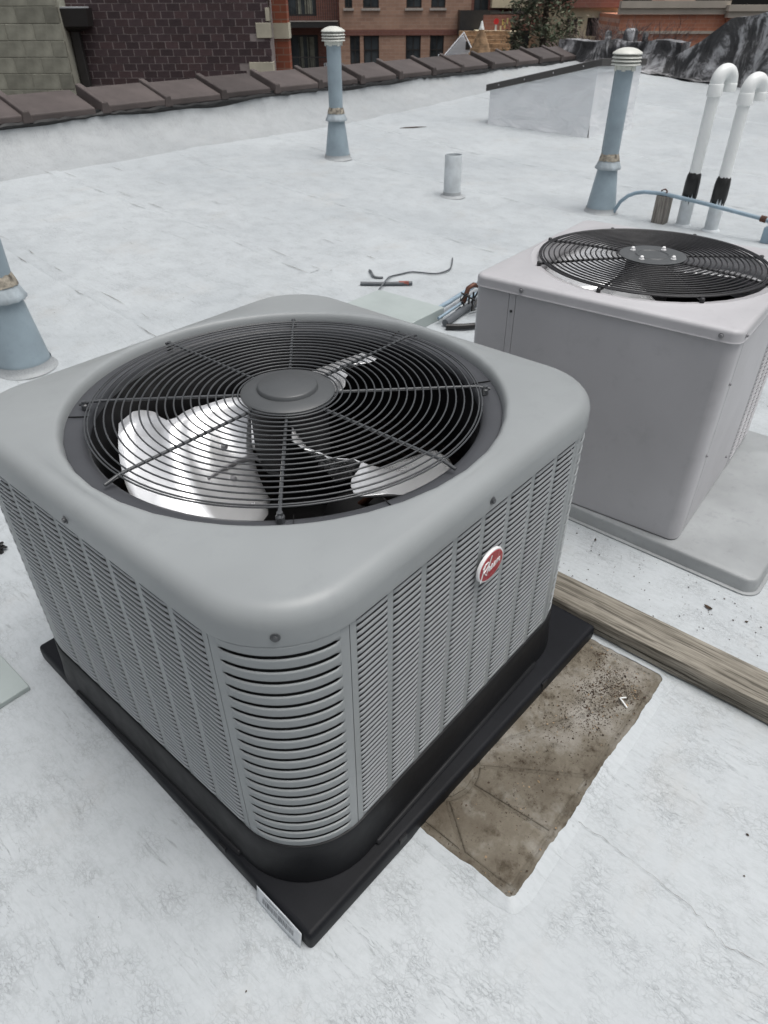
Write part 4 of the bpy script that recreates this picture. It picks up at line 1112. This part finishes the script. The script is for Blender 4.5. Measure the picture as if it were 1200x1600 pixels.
# rain head and downspout
RHd = city('downspout', 'black downspout and rain head fixed to the dark brick wall', 'downspout', -4.52, 12.32)
m = MB(); m.box(-.025, .095, -.08, .02, -8, .93); m.build('pipe', 'frame_dark', RHd, bevel=.006)
m = MB(); m.loops([[(-.02, -.08, .86), (.10, -.08, .86), (.10, .02, .86), (-.02, .02, .86)], [(-.14, -.20, .93), (.30, -.20, .93), (.30, .02, .93), (-.14, .02, .93)], [(-.16, -.22, 1.14), (.33, -.22, 1.14), (.33, .02, 1.14), (-.16, .02, 1.14)]], cap0=True)
m.build('rain_head', 'frame_dark', RHd)
m = MB(); m.box(-.12, .29, -.2, .0, 1.142, 1.160); m.build('lit_lining', 'paper', RHd)  # pale metal lining of the head, its lit look put into the colour
m = MB(); m.box(-.16, -.12, -.22, .02, 1.14, 2.2); m.build('strap', 'frame_dark', RHd)
# brick pillar beside it
PL = city('brick_pillar', 'orange-red brick corner pillar with pale stone band beside the dark brick wall', 'pillar', -1.64, 12.9)
for nm, mt, z0, z1, o_ in (('shaft', 'brick_orange', -9, .745, 0), ('stone_band', 'limestone', .748, .945, .015), ('upper_shaft', 'brick_orange', .948, 4, 0)):
    m = MB(); m.box(-.06-o_, .19+o_, 0-o_, .3, z0, z1); m.build(nm, mt, PL)

# generic facade with real openings
def facade(parent, name, mat, x0, x1, z0, z1, holes, depth=.18, y=0.0, back=8):
    xs = sorted({x0, x1}|{h[0] for h in holes}|{h[1] for h in holes}); zs = sorted({z0, z1}|{h[2] for h in holes}|{h[3] for h in holes})
    m = MB()
    for a, b in zip(xs, xs[1:]):
        for c, d in zip(zs, zs[1:]):
            mx, mz = (a+b)/2, (c+d)/2
            if any(h[0] < mx < h[1] and h[2] < mz < h[3] for h in holes): continue
            m.add([(a, y, c), (b, y, c), (b, y, d), (a, y, d)], [(0, 1, 2, 3)])
    for a, b, c, d in [h[:4] for h in holes]:
        for q_ in ([(a, y, c), (a, y+depth, c), (a, y+depth, d), (a, y, d)], [(b, y, c), (b, y, d), (b, y+depth, d), (b, y+depth, c)],
                   [(a, y, c), (b, y, c), (b, y+depth, c), (a, y+depth, c)], [(a, y, d), (a, y+depth, d), (b, y+depth, d), (b, y, d)]):
            m.add(q_, [(0, 1, 2, 3)])
    m.add([(x0, y, z0), (x0, y+back, z0), (x0, y+back, z1), (x0, y, z1)], [(0, 1, 2, 3)]); m.add([(x1, y, z0), (x1, y+back, z0), (x1, y+back, z1), (x1, y, z1)], [(0, 1, 2, 3)])
    m.add([(x0, y, z1), (x1, y, z1), (x1, y+back, z1), (x0, y+back, z1)], [(0, 1, 2, 3)])
    return m.build(name, mat, parent, smooth=0)
def window(parent, a, b, c, d, y=0.12, mull=1, rail=True, sill=True, curtain=False, fw_=.07):
    m = MB()
    m.box(a, a+fw_, y, y+.05, c, d); m.box(b-fw_, b, y, y+.05, c, d); m.box(a+fw_, b-fw_, y, y+.05, c, c+fw_); m.box(a+fw_, b-fw_, y, y+.05, d-fw_, d)
    for i in range(1, mull+1):
        x = a+(b-a)*i/(mull+1); m.box(x-.03, x+.03, y+.002, y+.048, c+fw_, d-fw_)
    if rail: m.box(a+fw_, b-fw_, y+.004, y+.046, (c+d)/2-.03, (c+d)/2+.03)
    o = m.build('window', 'frame_dark', parent)
    m = MB(); m.box(a+.02, b-.02, y+.055, y+.07, c+.02, d-.02); m.build('pane', 'glass', o)
    if curtain:
        m = MB(); m.box(a+(b-a)*.30, a+(b-a)*.46, y+.049, y+.053, c+.1, d-.1); m.box(a+(b-a)*.6, a+(b-a)*.85, y+.049, y+.053, c+.1, d-.1); m.build('curtain', 'curtain', o)
    if sill:
        m = MB(); m.box(a-.08, b+.08, -.10, .10, c-.12, c-.005); m.build('sill', 'sill', o)
    return o
AP = city('apartment_building', 'brown brick apartment block with dark paired windows beyond the coping', 'building', 0, 50)
hs_ = []
wins = []
for lv in (-3, -2, -1, 0):
    dz = 2.77*lv
    for a, b in ((-1.95, -1.35), (-1.13, -.2), (1.40, 2.3), (2.85, 3.68)):
        if a < -1.5 and lv == 0: a, b = -2.2, -1.75
        wins.append((a, b, .80+dz, 2.25+dz))
facade(AP, 'wall', 'brick_tan', -2.52, 5.2, -9, 6, wins)
for wv in wins: window(AP, *wv)
for z in (-.36, -3.13):
    m = MB(); m.box(-2.5, 5.19, -.05, -.004, z-.16, z+.12); m.build('brick_band', 'brick_band', AP)
# recessed balcony bay at left
wl = [(-5.62, -3.9, -2.35, -.5), (-5.62, -3.9, .42, 2.27)]
facade(AP, 'bay_wall', 'brick_band', -7.5, -2.53, -9, 6, wl, y=.6)
for wv in wl: window(AP, *wv, y=.72, mull=2, rail=False, sill=False, curtain=True, fw_=.1)
for z in (.20, -2.57):
    bal = MB(); bal.box(-6.2, -2.58, -1.1, .59, z-.30, z); bal = bal.build('balcony', 'frame_dark', AP)
    m = MB(); x = -6.15
    while x < -2.6: m.box(x, x+.03, -1.08, -1.05, z, z+1.0); x += .13
    m.box(-6.2, -2.58, -1.1, -1.04, z+1.0, z+1.06); m.build('railing', 'frame_dark', bal)
    m = MB(); m.box(-6.2, -2.58, -1.12, -1.101, z-.02, z+.03); m.build('edge_trim', 'sill', bal)
m = MB(); m.box(-3.55, -3.25, -.2, .4, -2.5, -1.9); m.build('balcony_planter', 'paper', AP)
# dark balcony at right end
RB_ = MB(); RB_.box(4.45, 6.7, -1.2, 0, -.45, -.30); RB_ = RB_.build('balcony', 'frame_dark', AP)
m = MB(); m.box(4.45, 6.7, -1.22, -1.16, -.30, .70); m.box(4.45, 4.5, -1.16, 0, -.3, .7); m.build('railing', 'frame_dark', RB_)
facade(AP, 'end_wall', 'brick_band', 5.21, 7.6, -9, 6, [(5.35, 6.2, .4, 2.6)], y=.01)
window(AP, 5.35, 6.2, .4, 2.6)
m = MB(); m.box(6.3, 8.4, -.8, -.02, .80, 1.7); m.build('awning', 'cream', AP)
m = MB(); m.box(6.2, 9.0, -1.3, 0, .52, .62); m.build('awning_edge', 'dark_trim', AP)
# patio below: cream ledge, shop lights and a red sign
PT = city('roof_terrace', 'terrace with cream ledge, round red sign and warm lights beside the apartment block', 'terrace', 0, 46)
m = MB(); m.box(5.3, 7.5, 0, 3, -.45, -.22); m.build('ledge', 'cream', PT)
m = MB(); m.box(5.6, 9.2, 1.0, 1.2, -.2, .5); m.build('back_wall', 'brick_band', PT)
m = MB(); m.lathe([(0, .0), (.14, .0), (.14, .05), (0, .05)], 20, xf=lambda p: (6.25+p[0], .4+p[2], .22+p[1])); m.build('red_sign', paint('sign_red', (.6, .03, .03, 1), .5), PT)
m = MB(); m.box(6.2, 6.3, .45, .5, -.3, .1); m.build('sign_post', 'paper', PT)
for (x, z, c) in ((6.6, .2, (.5, .4, .12, 1)), (6.72, .05, (.45, .36, .14, 1)), (6.85, .25, (.4, .35, .15, 1)), (6.5, -.1, (.5, .45, .3, 1)), (7.1, .1, (.3, .25, .12, 1))):
    m = MB(); m.box(x, x+.08, .6, .65, z-.15, z+.12); m.build('lantern', paint('lantern', c, .5), PT)

# little house: gable, turret cone, shingle roof
HO = city('gable_house', 'small house with white gable and tan shingled roof behind the coping', 'house', 0, 30)
m = MB(); m.add([(2.15, 0, -.5), (2.9, 0, .20), (3.3, 0, -.5)], [(0, 1, 2)]); m.box(2.15, 3.3, .01, 2, -9, -.5); m.build('gable', 'white_siding', HO)
for i in range(7):
    z = -.48+.09*i; hw = (0.20-z)/.70; m = MB(); m.box(2.9-.75*hw+.03, 2.9+.4*hw-.02, -.02, .0, z, z+.08); m.build('siding_board', 'white_siding', HO)
m = MB(); m.tube([(2.05, -.15, -.62), (2.9, -.15, .26), (3.42, -.15, -.55)], .035, 4); m.build('rake_board', 'white_siding', HO)
m = MB(); m.box(3.0, 3.16, -.03, -.0, -.25, .0); m.build('window', 'frame_dark', HO)
m = MB(); rows = 9
for i in range(rows):
    z0 = -.9+1.14*i/rows; yy = .2+1.6*i/rows
    m.box(2.9, 4.8, yy, yy+.3, z0, z0+.14)
m.build('shingle_roof', 'shingle', HO)
TU = city('turret', 'pointed tan shingled turret roof with white tip beside the gable house', 'turret', 3.42, 29.0)
m = MB(); L = []
for i in range(10):
    r = .62*(1-i/10)**.92+.03; z = -1.0+1.42*i/10
    L.append([(r*1.04*cos(2*pi*k/20), r*1.04*sin(2*pi*k/20), z) for k in range(20)]); L.append([((r-.02)*cos(2*pi*k/20), (r-.02)*sin(2*pi*k/20), z+.14) for k in range(20)])
m.loops(L); m.build('cone_roof', 'shingle', TU, smooth=25)
MB().lathe([(.10, .38), (.07, .45), (.03, .60), (0, .62)], 12).build('finial', 'pvc', TU)

# evergreen
def leafcloud(n, fn, size, seed, mats, parent, name='foliage'):
    rr = random.Random(seed); mbs = [MB() for _ in mats]
    for i in range(n):
        p, sz = fn(rr); mb = mbs[rr.randrange(len(mats))]
        a = Vector((rr.gauss(0, 1), rr.gauss(0, 1), rr.gauss(0, .7))).normalized(); b = a.cross(Vector((rr.gauss(0, 1), rr.gauss(0, 1), rr.gauss(0, 1)))).normalized()
        s_ = size*sz*rr.uniform(.5, 1.3); p = Vector(p)
        mb.add([p-a*s_, p+b*s_*.35, p+a*s_, p-b*s_*.35], [(0, 1, 2, 3)])
    for mb, mt in zip(mbs, mats): mb.build(name, mt, parent, smooth=0)
EV = city('evergreen_tree', 'dark green evergreen tree standing behind the end of the coping', 'tree', 4.62, 24)
m = MB(); m.tube([(0, 0, -9), (.05, 0, -4), (0, .05, 0), (0, 0, 3.2)], [.22, .17, .1, .03], 8); m.build('trunk', 'bark', EV)
rr = random.Random(31); clumps = []
for i in range(150):
    z = rr.uniform(-4, 3.4); R = 1.05*(1-((z+1.0)/5.2)**2*.6) if z > -1 else 1.05
    a = rr.uniform(0, 6.28); d = R*sqrt(rr.uniform(.15, 1)); clumps.append((d*cos(a), d*sin(a), z, rr.uniform(.18, .34)))
def evf(rr):
    c = clumps[rr.randrange(len(clumps))]; s_ = c[3]
    return (c[0]+rr.gauss(0, s_*.6), c[1]+rr.gauss(0, s_*.6), c[2]+rr.gauss(0, s_*.6)), 1
leafcloud(13000, evf, .07, 5, ['needle', 'needle2', 'needle3'], EV)
# bare shrub-like trees
def bare(name, label, l, d, h0, spread, seed, n0=9, depth=4):
    T = city(name, label, 'tree', l, d); rr = random.Random(seed); m = MB(); tr = MB()
    tr.tube([(0, 0, -9), (0, 0, h0)], [.12, .07], 6)
    def grow(p, v, ln, r, k):
        q_ = p+v*ln; mid = p+v*ln*.5+Vector((rr.gauss(0, .04), rr.gauss(0, .04), 0))*ln
        m.tube([p, mid, q_], [r, r*.8, r*.6], 3, caps=False)
        if k == 0: return
        for _ in range(3 if k > 1 else 4):
            nv = (v+Vector((rr.gauss(0, .38), rr.gauss(0, .38), rr.gauss(0, .25)))).normalized()
            grow(p+v*ln*rr.uniform(.45, 1), nv, ln*rr.uniform(.6, .85), r*.62, k-1)
    for i in range(n0):
        a = rr.uniform(0, 6.28); v = Vector((cos(a)*spread, sin(a)*spread, 1)).normalized(); grow(Vector((0, 0, h0-rr.uniform(0, .8))), v, rr.uniform(.6, 1.0), .034, depth)
    tr.build('trunk', 'bark', T); m.build('branches', 'twig', T, smooth=0)
bare('bare_tree', 'bare leafless tree in front of the cream building, right of the evergreen', 5.7, 22, -1.0, .6, 3, 26, 4)
bare('bare_shrub', 'thin leafless shrub overlapping the left end of the red brick building', 7.0, 23, -1.0, .6, 8, 18, 4)
# cream building behind
CB = city('cream_building', 'cream-coloured building glimpsed behind the bare tree', 'building', 0, 45)
facade(CB, 'wall', 'cream', 9.3, 12.45, -9, .82, [(9.8, 10.4, -.4, .4), (10.9, 11.5, -.4, .4)])
window(CB, 9.8, 10.4, -.4, .4, sill=False); window(CB, 10.9, 11.5, -.4, .4, sill=False)
m = MB(); m.box(9.2, 12.5, -.3, 6, .83, 1.30); m.build('roof_band', 'brick_band', CB)
m = MB(); m.lathe([(0, 0), (.17, 0), (.17, .06), (0, .06)], 20, xf=lambda p: (11.75+p[0], -.35+p[2], .35+p[1]*1.6)); m.build('round_sign', paint('sign_yellow', (.62, .55, .22, 1), .5), CB)
# long red brick building
RBd = city('brick_building', 'long orange-red brick building with pale coping along the skyline at right', 'building', 0, 40, -.09)
facade(RBd, 'wall', 'brick_red', 11.0, 15.7, -9, .62, [])
facade(RBd, 'wall', 'brick_red', 15.72, 24.0, -9, .50, [], y=-.4)
for x0, x1, z0, z1, y, nm in ((10.9, 15.71, .63, .86, -.12, 'cornice'), (10.9, 15.71, .868, 1.13, -.2, 'cornice'), (15.6, 24.1, .51, .74, -.55, 'cornice'), (15.55, 24.1, .745, .98, -.62, 'cornice'),
                              (11.0, 15.6, -.10, .01, -.08, 'stone_band'), (15.65, 24, -.2, -.09, -.48, 'stone_band')):
    m = MB(); m.box(x0, x1, y, y+.5, z0, z1); m.build(nm, 'beige_stone', RBd)
m = MB(); m.box(14.0, 15.5, 5, 8, .9, 1.5); m.build('penthouse', 'beige_stone', RBd)

print('objects', len(bpy.data.objects), 'tris~', sum(len(o.data.polygons)*2 for o in bpy.data.objects if o.type == 'MESH'))
